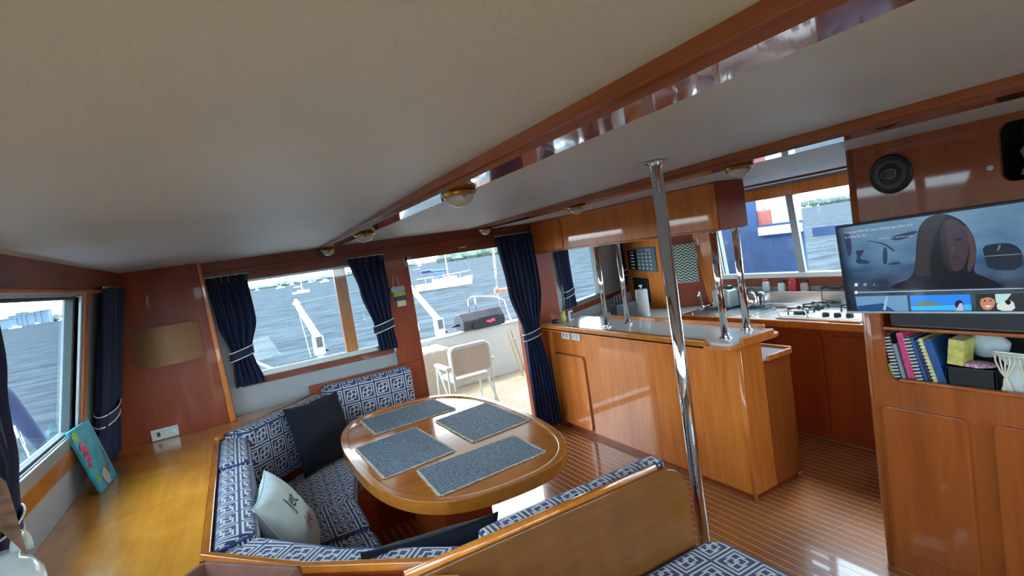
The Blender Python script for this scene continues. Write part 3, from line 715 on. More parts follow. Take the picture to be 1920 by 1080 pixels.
# faucet + clutter
t = thing('faucet', 'small curved chrome faucet over the sink', 'faucet', (3.70, 3.42, .853))
fp = at(1288, 582, z=.86); 
fpts = [(3.72, 3.42, .853), (3.72, 3.42, .98)]+[(3.72-.05+.05*math.cos(a), 3.42-.03*(1-math.cos(a)), .98+.045*math.sin(a)) for a in [PI*k/8 for k in range(1, 9)]]
obj('spout', MB().tube(fpts, .009, 10), 'chrome', t, smooth=True); obj('base', MB().lathe([(.022, 0), (.02, .02), (.01, .03)], (3.72, 3.42, .853), 16), 'chrome', t)
obj('lever', MB().tube([(3.72, 3.42, .875), (3.75, 3.36, .885)], .006, 8), 'chrome', t, smooth=True)
t = thing('dish_appliance', 'grey steel countertop water boiler with two black lids in the galley corner', 'appliance', (3.85, 3.25, .853))
obj('body', MB().box(3.74, 3.878, 3.14, 3.32, .858, 1.02), 'alu', t, bev=.02, seg=3)
for k in range(2): obj('lid', MB().lathe([(.03, 0), (.03, .03), (.02, .035), (0, .035)], (3.82, 3.19+k*.08, 1.02), 16), 'black', t)
obj('dial', MB().lathe([(.026, 0), (.024, .01), (0, .012)], (3.74, 3.23, .94), 20, Matrix.Rotation(-PI/2, 3, 'Y')), 'offwhite', t)
def jar(name, label, x, y, z, r, h, mats, cat='jar', group='jars on the galley backsplash'):
    t = thing(name, label, cat, (x, y, z), group)
    obj('body', MB().lathe([(r*.92, 0), (r, h*.1), (r, h*.7), (r*.7, h*.8), (r*.7, h*.82)], (x, y, z), 16), mats[0], t, smooth=False)
    obj('lid', MB().lathe([(r*.78, 0), (r*.78, h*.18), (0, h*.19)], (x, y, z+h*.82), 16), mats[1], t)
for i, (yy, r, h, mts, lb) in enumerate(((2.90, .032, .10, ('glaze', 'red'), 'glass jar with red lid on the galley backsplash, left of the posts'),
        (2.76, .03, .085, ('offwhite', 'black'), 'white jar with black lid on the galley backsplash'), (2.66, .034, .10, ('red', 'red'), 'red tin jar on the galley backsplash under the window'),
        (2.57, .028, .08, ('tan', 'black'), 'brown jar on the galley backsplash beside the red tin'))):
    jar('spice_jar', lb, 3.93, yy, .986, r, h, mts)
# kettle + utensils between the posts
t = thing('kettle', 'shiny steel kettle behind the chrome bar posts on the sink edge', 'kettle', (3.84, 2.98, .854))
obj('body', MB().lathe([(.05, 0), (.055, .02), (.05, .09), (.03, .13), (.0, .14)], (3.84, 2.98, .854), 20), 'chrome', t, smooth=True)
obj('handle', MB().tube([(3.84, 2.98+.05*math.cos(a), .958+.07*math.sin(a)) for a in [PI*k/8 for k in range(9)]], .006, 8), 'black', t, smooth=True)
# charger cables and cords on the backsplash (dark tangled bundle with red plug)
t = thing('tool_bundle', 'row of black knives and tools with a red handle along the backsplash ledge', 'tools', (3.93, 2.1, .985))
rnd = random.Random(9); pts = []
for k in range(26): pts.append((3.935+rnd.uniform(-.01, .01), 2.44-k*.035, .997+rnd.uniform(0, .02)))
obj('black_cord', MB().tube(pts, .010, 8), 'black', t, smooth=True)
pts = [(3.93+rnd.uniform(-.012, .012), 2.30-k*.03, .999+rnd.uniform(0, .028)) for k in range(24)]
obj('black_cord', MB().tube(pts, .008, 8), 'black', t, smooth=True)
obj('red_handle', MB().tube([(3.925, 1.88, 1.005), (3.925, 1.80, 1.01)], .014, 10), 'red', t, smooth=True)
obj('white_clip', MB().tube([(3.925, 2.03, 1.005), (3.925, 1.96, 1.008)], .012, 10), 'offwhite', t, smooth=True)
obj('white_clip', MB().tube([(3.925, 1.70, 1.005), (3.925, 1.64, 1.008)], .012, 10), 'offwhite', t, smooth=True)

# instruments wall
def seg_plate(px0, py0, px1, py1, p, dd, n_, th, r=.004):
    a = on_seg(px0, py0, p, dd); b = on_seg(px1, py1, p, dd)
    ua = (Vector((a.x, a.y))-p).dot(dd); ub = (Vector((b.x, b.y))-p).dot(dd)
    u0, u1 = min(ua, ub), max(ua, ub); z0, z1 = min(a.z, b.z), max(a.z, b.z)
    return u0, u1, z0, z1
def fseg(p, dd, n_, off=0): return lambda u, v, w_: (p.x+dd.x*u+n_.x*(w_+off), p.y+dd.y*u+n_.y*(w_+off), v)
u0, u1, z0, z1 = seg_plate(1197, 508, 1228, 462, pI, dI, nI, .01)
fi = fseg(pI, dI, nI)
t = thing('switch_panel', 'dark blue grey electrical switch panel on the galley wall', 'panel', fi(u0, z0, 0))
obj('panel_plate', MB().plate([rect(u0, u1, z0, z1)], .012, fi), plain('slate_blue_panel', (.08, .14, .18), .4), t, bev=.002)
for i in range(5):
    for j in range(4):
        uu = u0+(u1-u0)*(.14+.2*j); zz = z0+(z1-z0)*(.1+.15*i)
        obj('switch', MB().plate([rect(uu, uu+(u1-u0)*.07, zz, zz+(z1-z0)*.07)], .006, fseg(pI, dI, nI, .012)), 'offwhite', t)
for j in range(2):
    uu = u0+(u1-u0)*(.15+.42*j); zz = z0+(z1-z0)*.82
    obj('meter', MB().plate([rect(uu, uu+(u1-u0)*.28, zz, zz+(z1-z0)*.12)], .006, fseg(pI, dI, nI, .012)), 'alu', t)
v0, v1, y0, y1 = seg_plate(1182, 505, 1194, 468, pI, dI, nI, .01)
t = thing('breaker_strip', 'narrow black breaker strip beside the switch panel', 'panel', fi(v0, y0, 0))
obj('strip', MB().plate([rect(v0, v1, y0, y1)], .012, fi), 'black', t, bev=.002)
for i in range(6): obj('switch', MB().plate([rect(v0+(v1-v0)*.35, v0+(v1-v0)*.65, y0+(y1-y0)*(.06+.16*i), y0+(y1-y0)*(.12+.16*i))], .008, fseg(pI, dI, nI, .012)), 'offwhite', t)
v0, v1, y0, y1 = seg_plate(1193, 562, 1216, 522, pI, dI, nI, .01)
t = thing('wall_recess', 'black recessed box with hanging glasses on the galley wall', 'shelf', fi(v0, y0, 0))
obj('recess_box', MB().plate([rrect(v0, v1, y0, y1, .02)], .01, fi), 'black', t, bev=.002)
for i in range(3): 
    q = fi(v0+(v1-v0)*(.25+.25*i), y0+.01, .03); obj('hanging_glass', MB().lathe([(.012, 0), (.018, .02), (.018, .05), (.004, .06)], q, 12), 'frost', t)
v0, v1, y0, y1 = seg_plate(1195, 591, 1212, 576, pI, dI, nI, .01)
t = thing('wall_socket', 'pale socket plate on the wooden galley wall below the black recess', 'socket', fi(v0, y0, 0))
obj('plate', MB().plate([rect(v0, v1, y0, y1)], .01, fi), 'offwhite', t, bev=.002); obj('outlet', MB().plate([rect(v0+.02, v0+.04, y0+.02, y1-.02)], .004, fseg(pI, dI, nI, .01)), 'alu', t)
# towel + rack
a = on_seg(1263, 462, pT, dT); b = on_seg(1303, 456, pT, dT); a2 = on_seg(1283, 528, pT, dT)
ua = (Vector((a.x, a.y))-pT).dot(dT); ub = (Vector((b.x, b.y))-pT).dot(dT)
ftw = fseg(pT, dT, nT)
t = thing('towel_bar', 'small white towel rack on the dark galley wall', 'rack', ftw(ua, a.z, 0))
zt = (a.z+b.z)/2
obj('rod', MB().tube([ftw(ua-.04, zt, .045), ftw(ub+.05, zt, .045)], .006, 8), 'chrome', t, smooth=True)
for q in (ua-.035, ub+.03): obj('bracket', MB().plate([rect(q-.012, q+.012, zt-.02, zt+.045)], .05, ftw), 'offwhite', t, bev=.003)
t = thing('hand_towel', 'green and black zigzag hand towel with pink edge on the galley wall rack', 'towel', ftw(ua, a2.z, .05))
zb2 = a2.z
m = MB(); nn = 12; vs = []; fs = []
for s_, off in ((0, .038), (1, .054)):
    for i in range(nn+1):
        u_ = ua+(ub-ua)*i/nn
        for zz in (zb2-.008*math.sin(PI*i/nn), zt+.008): vs.append(ftw(u_, zz, off+.004*math.sin(i*1.3)))
for i in range(nn):
    a_ = 2*i; N = 2*(nn+1); fs += [(a_, a_+1, a_+3, a_+2), (N+a_, N+a_+2, N+a_+3, N+a_+1), (a_, a_+2, N+a_+2, N+a_), (a_+1, N+a_+1, N+a_+3, a_+3)]
fs += [(0, N, N+1, 1), (2*nn, 2*nn+1, N+2*nn+1, N+2*nn)]
obj('towel_cloth', MB().add(vs, fs), 'zigzag', t, uv=[(dT.x, dT.y, 0)])
obj('towel_hem', MB().tube([ftw(ua+(ub-ua)*i/nn, zb2-.008*math.sin(PI*i/nn)-.004, .046) for i in range(nn+1)], .007, 6), 'pink', t, smooth=True)
# knife block, paper towel, clock
def pos(px, py, z): return at(px, py, z=z)
kb = Vector((3.05, 3.72, .85))
t = thing('knife_block', 'grey knife block packed with black handled knives behind the bar', 'knife block', (3.0, 3.75, .85))
obj('block', MB().box(2.96, 3.20, 3.70, 3.80, .85, 1.02), 'darkbook', t, bev=.01)
for i in range(7):
    x_ = 2.975+i*.033; h = .07+.03*((i*37) % 4)/4
    obj('knife_handle', MB().cbox((x_, 3.75, 1.02+h/2), (.016, .024, h)), 'black', t, bev=.004)
t = thing('paper_towel_roll', 'white paper towel roll standing behind the bar', 'paper towel', (3.2, 3.62, .85))
obj('roll', MB().lathe([(.055, 0), (.055, .25), (.02, .25), (.02, .24)], (3.27, 3.70, .86), 28), 'gelcoat', t)
obj('holder', MB().tube([(3.27, 3.70, .86), (3.27, 3.70, 1.14)], .008, 10), 'chrome', t, smooth=True)
obj('finial', MB().lathe([(.0, 0), (.016, .01), (.016, .02), (0, .03)], (3.27, 3.70, 1.13), 14), 'chrome', t, smooth=True)
ck = at(1040, 598, z=.95); print('clock', ck)
t = thing('desk_clock', 'small white framed clock at the far end of the galley bar', 'clock', (2.58, 3.93, .946))
Rk = Matrix.Rotation(.5, 3, 'Z')
obj('clock_frame', MB().cbox((2.60, 3.90, .99), (.065, .02, .088), Rk), 'offwhite', t, bev=.004)
obj('clock_face', MB().cbox((2.604, 3.889, .99), (.045, .004, .064), Rk), 'slate', t)
t = thing('toy_figure', 'small yellow toy figure beside the white clock', 'toy', (2.53, 3.93, .946))
obj('toy_body', MB().lathe([(.018, 0), (.026, .02), (.02, .05), (.026, .065), (.02, .085), (0, .092)], (2.535, 3.92, .946), 14), 'yellow', t, smooth=True)
obj('toy_ear', MB().lathe([(.0, 0), (.01, .006), (0, .016)], (2.522, 3.92, 1.03), 8), 'yellow', t); obj('toy_ear', MB().lathe([(.0, 0), (.01, .006), (0, .016)], (2.55, 3.92, 1.03), 8), 'yellow', t)
t = thing('dark_pouch', 'small dark pouch lying at the far left end of the bar', 'pouch', (2.47, 3.94, .946))
obj('pouch_body', MB().lathe([(.03, 0), (.04, .012), (.03, .03), (0, .036)], (2.46, 3.94, .946), 14, None, 1, .7), 'black', t, smooth=True)

# ------------------------------------------------------------------ TV wall cabinet (starboard forward)
XT = 2.363
t = thing('media_cabinet', 'tall cherry wood cabinet wall holding the television, books and speaker', 'cabinet', (XT, .3, 0))
ftv = lambda u, v, w_: (XT+w_, u, v)
niche = rrect(-.2, 1.228, .868, 1.178, .05, 6, (0, 0, 0, 1))
upn = rrect(.2, .80, 1.625, 1.825, .035, 5)
obj('front_panel', MB().plate([rect(-.9, 1.275, 0, 1.852), niche[::-1], upn[::-1]], .02, ftv), 'wood_media', t)
obj('corner_post', MB().tube([(XT+.022, 1.282, 0), (XT+.022, 1.282, 1.852)], .026, 14), 'wood_media', t, smooth=True)
obj('aft_side', MB().box(XT+.02, 3.44, 1.27, 1.30, 0, 1.852), 'wood_dark', t)
obj('niche_back', MB().box(XT+.28, XT+.30, -.3, 1.27, .83, 1.22), 'black', t); obj('niche_floor', MB().box(XT+.018, XT+.28, -.3, 1.27, .845, .866), 'wood_dark', t)
obj('niche_top', MB().box(XT+.018, XT+.28, -.3, 1.27, 1.18, 1.20), 'wood_dark', t); obj('niche_side', MB().box(XT+.018, XT+.28, 1.232, 1.25, .85, 1.19), 'wood_dark', t)
obj('shelf_board', MB().box(XT-.004, XT+.27, -.2, 1.222, 1.082, 1.096), 'wood_media', t, bev=.004)
obj('bottom_fiddle', MB().box(XT-.010, XT+.012, -.2, 1.175, .862, .880), 'wood_media', t, bev=.006, seg=3)
obj('upper_niche_back', MB().box(XT+.20, XT+.22, .15, .85, 1.6, 1.85), 'black', t)
obj('upper_niche_side', MB().box(XT+.018, XT+.2, .801, .82, 1.6, 1.845), 'black', t)
obj('upper_niche_side', MB().box(XT+.018, XT+.2, .801, .15, 1.826, 1.845), 'black', t)
obj('upper_niche_floor', MB().box(XT+.018, XT+.2, .15, .85, 1.605, 1.624), 'wood_dark', t)
for a_, b_ in ((.952, 1.245), (.58, .872), (.2, .5)):
    obj('door', MB().plate([rrect(a_, b_, .105, .752, .02, 4)], .018, lambda u, v, w_: (XT-w_, u, v)), 'wood_media', t, bev=.006, seg=2)
t = thing('black_media_box', 'flat black box on the upper shelf below the television', 'electronics', (XT+.1, .5, 1.096))
obj('box_body', MB().box(XT+.02, XT+.2, .1, 1.2, 1.098, 1.165), 'black', t, bev=.004)
obj('front_strip', MB().box(XT+.015, XT+.021, .12, 1.18, 1.10, 1.104), 'slate', t)
# speaker
t = thing('wall_speaker', 'round black speaker set in the wood above the television', 'speaker', (XT, 1.135, 1.722))
Rs = Matrix.Rotation(-PI/2, 3, 'Y')
obj('surround', MB().lathe([(.076, 0), (.078, .006), (.070, .012), (.062, .010)], (XT, 1.135, 1.722), 40, Rs), 'black', t)
obj('cone', MB().lathe([(.064, .0095), (.05, .0115), (.03, .007), (.012, .012), (0, .014)], (XT, 1.135, 1.722), 36, Rs), 'slate', t, smooth=True)
obj('badge', MB().tube([(XT-.016, 1.135+.028*math.cos(a)*(1+.15*math.cos(3*a)), 1.722+.018*math.sin(a)) for a in [2*PI*k/18 for k in range(19)]], .0014, 6), 'alu', t, smooth=True)
t = thing('folded_towel', 'pale grey towel stuffed in the black niche, upper right corner', 'towel', (XT+.1, .62, 1.624))
m = MB(); 
m.lathe([(.07, 0), (.10, .02), (.085, .06), (.098, .10), (.08, .125), (0, .13)], (XT+.09, .67, 1.625), 20, None, .8, 1.05)
obj('towel_roll', m, 'towel_grey', t, smooth=True)
obj('towel_fold', MB().box(XT+.03, XT+.14, .58, .70, 1.745, 1.757), 'paleyellow', t, bev=.005)
t = thing('button_latch', 'small white latch button beside the upper niche', 'latch', (XT, .83, 1.68))
obj('button', MB().lathe([(.009, 0), (.009, .006), (0, .008)], (XT, .826, 1.682), 14, Rs), 'offwhite', t)

# TV
XV = 2.22
tl_, bl_, tr_, br_ = at(1562, 425, x=XV), at(1588, 587, x=XV), at(1920, 372, x=XV-.02), at(1920, 589, x=XV-.02)
print('TV', tl_, bl_, tr_, br_)
tvc = Vector((XV, tl_.y, (tl_.z+bl_.z)/2))
TVH = .372; TVW = .655
tu = Vector((-.035, -1, -.012)).normalized(); tv_ = Vector((0.0, -.03, 1)); tv_ = (tv_-tu*tv_.dot(tu)).normalized(); tw = tu.cross(tv_)
o0 = bl_.copy()
tu = (Vector((br_.x, br_.y, br_.z))-bl_).normalized(); tu.z = (tu.z+(tr_-tl_).normalized().z)/2; tu.normalize()
tv_ = (tl_-bl_); tv_ = (tv_-tu*tv_.dot(tu)); TVH = tv_.length; tv_.normalize(); tw = -tu.cross(tv_)
if tw.x > 0: tw = -tw
TVW = TVH*16/9
print('TV size', TVW, TVH, tw)
def ft(off=0): return lambda u, v, w_: tuple(o0+tu*u+tv_*v+tw*(w_+off))
t = thing('television', 'flat television showing a paused video of a long haired woman', 'television', o0)
obj('tv_body', MB().plate([rect(0, TVW, 0, TVH)], .03, ft(-.03)), 'black', t, bev=.004)
obj('bottom_bezel', MB().plate([rect(0, TVW, 0, .008)], .004, ft(0)), 'alu', t, bev=.001)
obj('wall_arm', MB().tube([tuple(o0+tu*TVW*.5+tv_*TVH*.5-tw*.03), (XT+.0, (o0+tu*TVW*.5).y, (o0+tv_*TVH*.5).z)], .02, 10), 'black', t)
sx0, sx1, sy0, sy1 = .008, TVW-.008, .014, TVH-.010
def screen():
    q = NT('screen_picture'); sp = q.n.new('ShaderNodeSeparateXYZ'); q.l.new(q.tc('UV'), sp.inputs[0])
    g = q.ramp(sp.outputs[1], [(.0, (.006, .008, .014)), (.25, (.008, .012, .025)), (.48, (.015, .05, .12)), (.55, (.045, .12, .22)), (1, (.10, .19, .29))])
    n_ = q.noise(q.mapv((1, 1, 1), which='UV'), 5, 3)
    c = q.mix(.35, g, q.ramp(n_, [(.35, (.02, .03, .06)), (.7, (.12, .2, .28))]))
    # right side haze greenish, left edge dark
    lf = q.ramp(sp.outputs[0], [(0, (.1, .08, .1)), (.09, (1, 1, 1)), (1, (1, 1, 1))])
    c = q.mix(1.0, c, lf, 'MULTIPLY')
    q.set(Base_Color=(.004, .004, .005), Emission_Color=c, Emission_Strength=.6, Roughness=.12); return q.m
o = obj('screen', MB().plate([rect(sx0, sx1, sy0, sy1)], .0015, ft(0)), screen(), t)
ul = o.data.uv_layers.new(name='uv')
for lp in o.data.loops:
    q = Vector(o.data.vertices[lp.vertex_index].co)+woff(t)-o0; ul.data[lp.index].uv = ((q.dot(tu)-sx0)/(sx1-sx0), (q.dot(tv_)-sy0)/(sy1-sy0))
E = {}
def em(nm, c): 
    if nm not in E: E[nm] = emi('screen_'+nm, c, .6)
    return E[nm]
def sc(nm, pts, mat, off, parent=None):   # pts in full-picture px of the zoomed crop: map from photo px
    q = []
    for (px, py) in pts:
        r = ray(px, py); p0_ = Vector((0, 0, H)); tt = (o0-p0_).dot(tw)/r.dot(tw); p_ = p0_+r*tt-o0; q.append((p_.dot(tu), p_.dot(tv_)))
    if nm in ('picture_person', 'picture_boat', 'picture_hair', 'picture_hill', 'picture_dog'):
        for _ in range(2 if nm == 'picture_person' else 1):
            q = [p for a, b in zip(q, q[1:]+q[:1]) for p in ((a[0]*.75+b[0]*.25, a[1]*.75+b[1]*.25), (a[0]*.25+b[0]*.75, a[1]*.25+b[1]*.75))]
    return obj(nm, MB().plate([q], .0002, ft(off)), mat, parent or t)
Z = lambda x, y: (1560+x/4.694, 370+y/4.694)
dk = em('shadow', (.006, .007, .012)); hr = em('hair', (.022, .017, .018)); fc = em('face', (.036, .024, .032)); hl = em('hair_light', (.05, .033, .033))
sc('picture_boat', [Z(1320, 430), Z(1450, 405), Z(1560, 400), Z(1650, 440), Z(1680, 500), Z(1680, 640), Z(1380, 640), Z(1350, 540)], em('boat_dark', (.010, .018, .028)), .0018)
sc('picture_boat', [Z(1470, 470), Z(1490, 415), Z(1475, 412), Z(1455, 470)], em('boat_line', (.12, .14, .15)), .0022)
sc('picture_boat', [Z(1340, 515), Z(1690, 492), Z(1690, 500), Z(1340, 523)], em('boat_line', (.12, .14, .15)), .0022)
for pl in ([(200, 470), (290, 460), (270, 500), (240, 540), (330, 560), (340, 585), (200, 585), (230, 520)], [(300, 378), (420, 392), (500, 420), (560, 470), (545, 480), (490, 435), (410, 400), (300, 385)],
           [(500, 350), (680, 305), (750, 290), (750, 315), (620, 375), (540, 380)], [(450, 440), (490, 440), (490, 590), (450, 590)], [(100, 300), (160, 310), (180, 480), (150, 530), (120, 430)], [(500, 580), (600, 560), (600, 590), (500, 595)]):
    sc('picture_boat', [Z(*p) for p in pl], em('boat_dim', (.018, .028, .06)), .0018)
sc('picture_person', [Z(*p) for p in [(490, 815), (560, 760), (710, 710), (740, 560), (745, 400), (760, 280), (820, 190), (920, 145), (1040, 150), (1160, 210), (1240, 320), (1275, 430), (1270, 560), (1240, 660), (1350, 700), (1500, 770), (1540, 800)]], dk, .0024)
sc('picture_person', [Z(*p) for p in [(720, 690), (745, 560), (750, 400), (765, 285), (830, 190), (930, 142), (1020, 150), (930, 280), (880, 420), (860, 640), (900, 700)]], hr, .0028)
sc('picture_person', [Z(*p) for p in [(1180, 240), (1240, 330), (1275, 440), (1270, 560), (1215, 660), (1190, 640), (1220, 480), (1200, 340), (1150, 260)]], hl, .0030)
sc('picture_person', [Z(*p) for p in [(960, 230), (1060, 180), (1140, 220), (1200, 320), (1215, 420), (1195, 540), (1150, 640), (1080, 660), (1010, 560), (985, 420)]], fc, .0032)
sc('picture_person', [Z(*p) for p in [(1070, 365), (1120, 352), (1160, 360), (1150, 378), (1110, 384), (1080, 378)]], em('eye', (.014, .011, .016)), .0036)
sc('picture_person', [Z(*p) for p in [(960, 230), (1000, 215), (1010, 330), (1015, 420), (1040, 560), (1075, 655), (1040, 650), (985, 560), (960, 420)]], em('cheek_shadow', (.020, .015, .020)), .0034)
sc('picture_person', [Z(*p) for p in [(1060, 430), (1075, 425), (1085, 470), (1070, 485), (1055, 470)]], em('nose', (.055, .036, .045)), .0036)
sc('picture_person', [Z(*p) for p in [(1060, 525), (1110, 515), (1140, 520), (1110, 545), (1070, 545)]], em('lips', (.028, .014, .02)), .0036)
wh = em('white', (.5, .52, .56)); 
sc('progress_bar', [Z(235, 832), Z(1690, 795), Z(1690, 803), Z(235, 840)], em('bar', (.3, .33, .38)), .0036)
def disc(cx, cy, r, k=14): return [Z(cx+r*math.cos(2*PI*i/k), cy+r*math.sin(2*PI*i/k)) for i in range(k)]
sc('progress_knob', disc(218, 836, 15), wh, .004); sc('control_icon', disc(218, 768, 15), wh, .004)
sc('control_icon', [Z(282, 755), Z(310, 755), Z(310, 778), Z(282, 778)], em('icon', (.2, .21, .24)), .004); sc('control_icon', [Z(372, 755), Z(380, 755), Z(380, 778), Z(372, 778)], em('icon', (.2, .21, .24)), .004)
th = sc('thumbnail', [Z(210, 872), Z(665, 860), Z(680, 998), Z(232, 998)], em('thumb_sky', (.10, .22, .36)), .004)
sc('picture_deck', [Z(228, 955), Z(450, 930), Z(560, 998), Z(232, 998)], em('thumb_deck', (.012, .05, .15)), .0044, th)
sc('picture_mast', [Z(480, 870), Z(500, 868), Z(480, 990), Z(455, 990)], em('thumb_mast', (.25, .32, .42)), .0048, th)
th = sc('thumbnail', [Z(690, 862), Z(1220, 852), Z(1235, 996), Z(705, 998)], em('thumb_blue', (.02, .17, .62)), .004)
sc('picture_hill', [Z(740, 930), Z(800, 912), Z(900, 915), Z(990, 948), Z(740, 958)], em('thumb_hill', (.10, .16, .09)), .0044, th)
sc('picture_sea', [Z(700, 958), Z(1100, 945), Z(1232, 940), Z(1235, 990), Z(705, 990)], em('thumb_sea', (.04, .32, .62)), .0044, th)
sc('picture_figure', disc(1125, 940, 38), em('thumb_dark', (.01, .012, .035)), .0048, th)
sc('picture_figure', [Z(1130, 930), Z(1155, 930), Z(1160, 996), Z(1095, 996)], em('thumb_skin', (.35, .36, .45)), .0050, th)
th = sc('thumbnail', [Z(1265, 852), Z(1690, 842), Z(1690, 996), Z(1275, 998)], em('thumb_grey', (.02, .024, .03)), .004)
sc('picture_sky', [Z(1440, 850), Z(1585, 846), Z(1530, 920), Z(1450, 930)], em('thumb_pale', (.32, .5, .5)), .0044, th)
sc('picture_face', disc(1375, 925, 66), em('thumb_face', (.38, .17, .11)), .0046, th)
sc('picture_hair', [Z(1305, 855), Z(1430, 850), Z(1445, 900), Z(1380, 872), Z(1310, 895)], hr, .0050, th)
sc('picture_smile', [Z(1350, 950), Z(1410, 950), Z(1380, 968)], em('smile', (.7, .6, .55)), .0052, th)
sc('picture_eye', disc(1352, 908, 8, 8), dk, .0052, th); sc('picture_eye', disc(1402, 906, 8, 8), dk, .0052, th)
sc('picture_dog', [Z(1450, 940), Z(1500, 915), Z(1600, 900), Z(1625, 996), Z(1470, 996)], em('thumb_white', (.45, .5, .5)), .0048, th)
sc('picture_dog', [Z(1520, 910), Z(1560, 895), Z(1590, 925), Z(1555, 950)], dk, .0052, th)
for s, (zx, zy), size in (('Deserted PIRATES Island of Nicaragua (Part 4 of', (118, 322), .0125), ('4) Sailing Ep 142', (118, 362), .0125), ('Adventures at Sea  November 2, 2018', (420, 368), .0075)):
    (px, py) = Z(zx, zy); r = ray(px, py); p0_ = Vector((0, 0, H)); tt = (o0-p0_).dot(tw)/r.dot(tw); p_ = p0_+r*tt+tw*.0045
    px2, py2 = Z(zx+200, zy-25 if size > .01 else zy-18); r2 = ray(px2, py2); t2 = (o0-p0_).dot(tw)/r2.dot(tw); uu_ = ((p0_+r2*t2+tw*.0045)-p_).normalized(); vv_ = (tv_-uu_*tv_.dot(uu_)).normalized()
    text_mesh(s, size, em('text', (.34, .38, .45)), 'caption_text', t, frame_M(p_, uu_, vv_), .0001)

# books
def book(label, y, th, h, dep, lean, mat, pages='paleyellow', spiral=False, name='book', z0=.8665, cat='book'):
    """y: aft edge of spine bottom ; leaning toward -y by lean rad"""
    t = thing(name, label, cat, (XT+.03, y, z0), 'books in the cabinet niche')
    R = Matrix.Rotation(lean, 3, 'X'); x0 = XT+.03
    def B(x0_, x1_, y0_, y1_, z0_, z1_):
        m = MB().box(x0_, x1_, y0_, y1_, z0_, z1_)
        for i in range(len(m.v)): m.v[i] = R @ m.v[i] + Vector((x0, y, z0))
        return m
    obj('cover', B(0, dep, -th, 0, 0, h), mat, t, bev=.0012)
    obj('pages', B(.004, dep+.001, -th+.002, -.002, .003, h+.0005), pages, t)
    if spiral:
        for i in range(int(h/.014)):
            obj('spiral_ring', B(-.005, .004, -th-.001, .001, .006+i*.014, .011+i*.014), 'offwhite', t)
    return t
bs_ = [('leaning pale green notebook at the far left end of the niche', 1.222, .012, .06, 'green', False, .16), ('black spiral bound notebook at the left of the niche', 1.208, .022, .19, 'darkbook', True, .16),
       ('slim grey blue book beside the black spiral notebook', 1.180, .014, .15, 'greybook', False, .18), ('pink and white magazine in the middle of the books', 1.158, .026, .20, 'pink', False, .16),
       ('dark notebook with blue spiral binding right of the pink magazine', 1.125, .022, .185, 'darkbook', True, .2), ('thin blue book with white pages', 1.098, .012, .185, 'bluebook', False, .22),
       ('dark slim book left of the yellow book', 1.082, .012, .175, 'darkbook', False, .24), ('yellow edged thick book leaning left', 1.066, .014, .185, 'yellow', True, .24),
       ('tall blue book leaning behind the small olive book', 1.048, .026, .18, 'bluebook', False, .24)]
for lb, y_, th_, h_, mt_, spr, ln in bs_: book(lb, y_+.0, th_, h_, .15, -ln*-1 if False else -ln*-1*-1, mt_, spiral=spr)
t = book('small olive green book resting on the dark basket', 1.018, .05, .10, .09, .12*-1*-1, 'yellow', z0=.955)
t['label'] = 'small olive green paperback standing in the dark basket'; t.name = 'paperback'
t = thing('storage_basket', 'black storage basket full of small items in the cabinet niche', 'basket', (XT+.05, .95, .8665))
obj('basket_front', MB().box(XT+.02, XT+.03, .865, 1.02, .8665, .945), 'black', t, bev=.002); obj('basket_side', MB().box(XT+.02, XT+.2, 1.012, 1.02, .8665, .945), 'black', t); obj('basket_side', MB().box(XT+.02, XT+.2, .865, .873, .8665, .945), 'black', t)
obj('basket_back', MB().box(XT+.192, XT+.2, .865, 1.02, .8665, .945), 'black', t); obj('basket_base', MB().box(XT+.02, XT+.2, .865, 1.02, .8665, .872), 'black', t)
t = thing('patterned_pouch', 'pink and grey patterned pouch on top of the black basket', 'pouch', (XT+.08, .93, .945))
obj('pouch_body', MB().lathe([(.02, 0), (.05, .008), (.045, .018), (0, .024)], (XT+.07, .935, .94), 16, None, .8, 1.1), plain('pink_grey_print', (.5, .3, .36), .6, var=.8, vs=120), t, smooth=True)
t = thing('plastic_bag', 'crumpled pale plastic bag behind the basket', 'bag', (XT+.15, .93, .96))
m = MB(); rnd = random.Random(3)
m.lathe([(.03, 0), (.055, .03), (.06, .06), (.03, .09), (0, .10)], (XT+.15, .93, .965), 14, None, .6, 1.2)
for i in range(len(m.v)): m.v[i] += Vector((rnd.uniform(-.006, .006), rnd.uniform(-.01, .01), rnd.uniform(-.006, .006)))
obj('bag_film', m, 'towel_grey', t, smooth=True)
t = thing('macrame_hanging', 'cream macrame cord piece draped over a white card in the niche', 'macrame', (XT+.02, .82, .8665))
obj('card', MB().plate([[(.862, .87), (.70, .87), (.70, 1.01), (.875, 1.02), (.83, .96)]], .006, lambda u, v, w_: (XT+.035+w_, u, v)), 'offwhite', t)
for i in range(14):
    y_ = .868-i*.0135; y2 = .855-(i//5)*.055-.02; obj('cord', MB().tube([(XT+.028, y_, 1.005), (XT+.02, y_-.004, .985), (XT+.018, (y_+y2)/2, .95), (XT+.018, y2+(.002*(i % 5)), .92), (XT+.018, y2+(.006*(i % 5))-.012, .876)], .003, 6), 'macrame', t, smooth=True)
obj('top_cord', MB().tube([(XT+.026, .875, 1.01), (XT+.026, .78, 1.006), (XT+.026, .68, 1.004)], .004, 6), 'macrame', t, smooth=True)

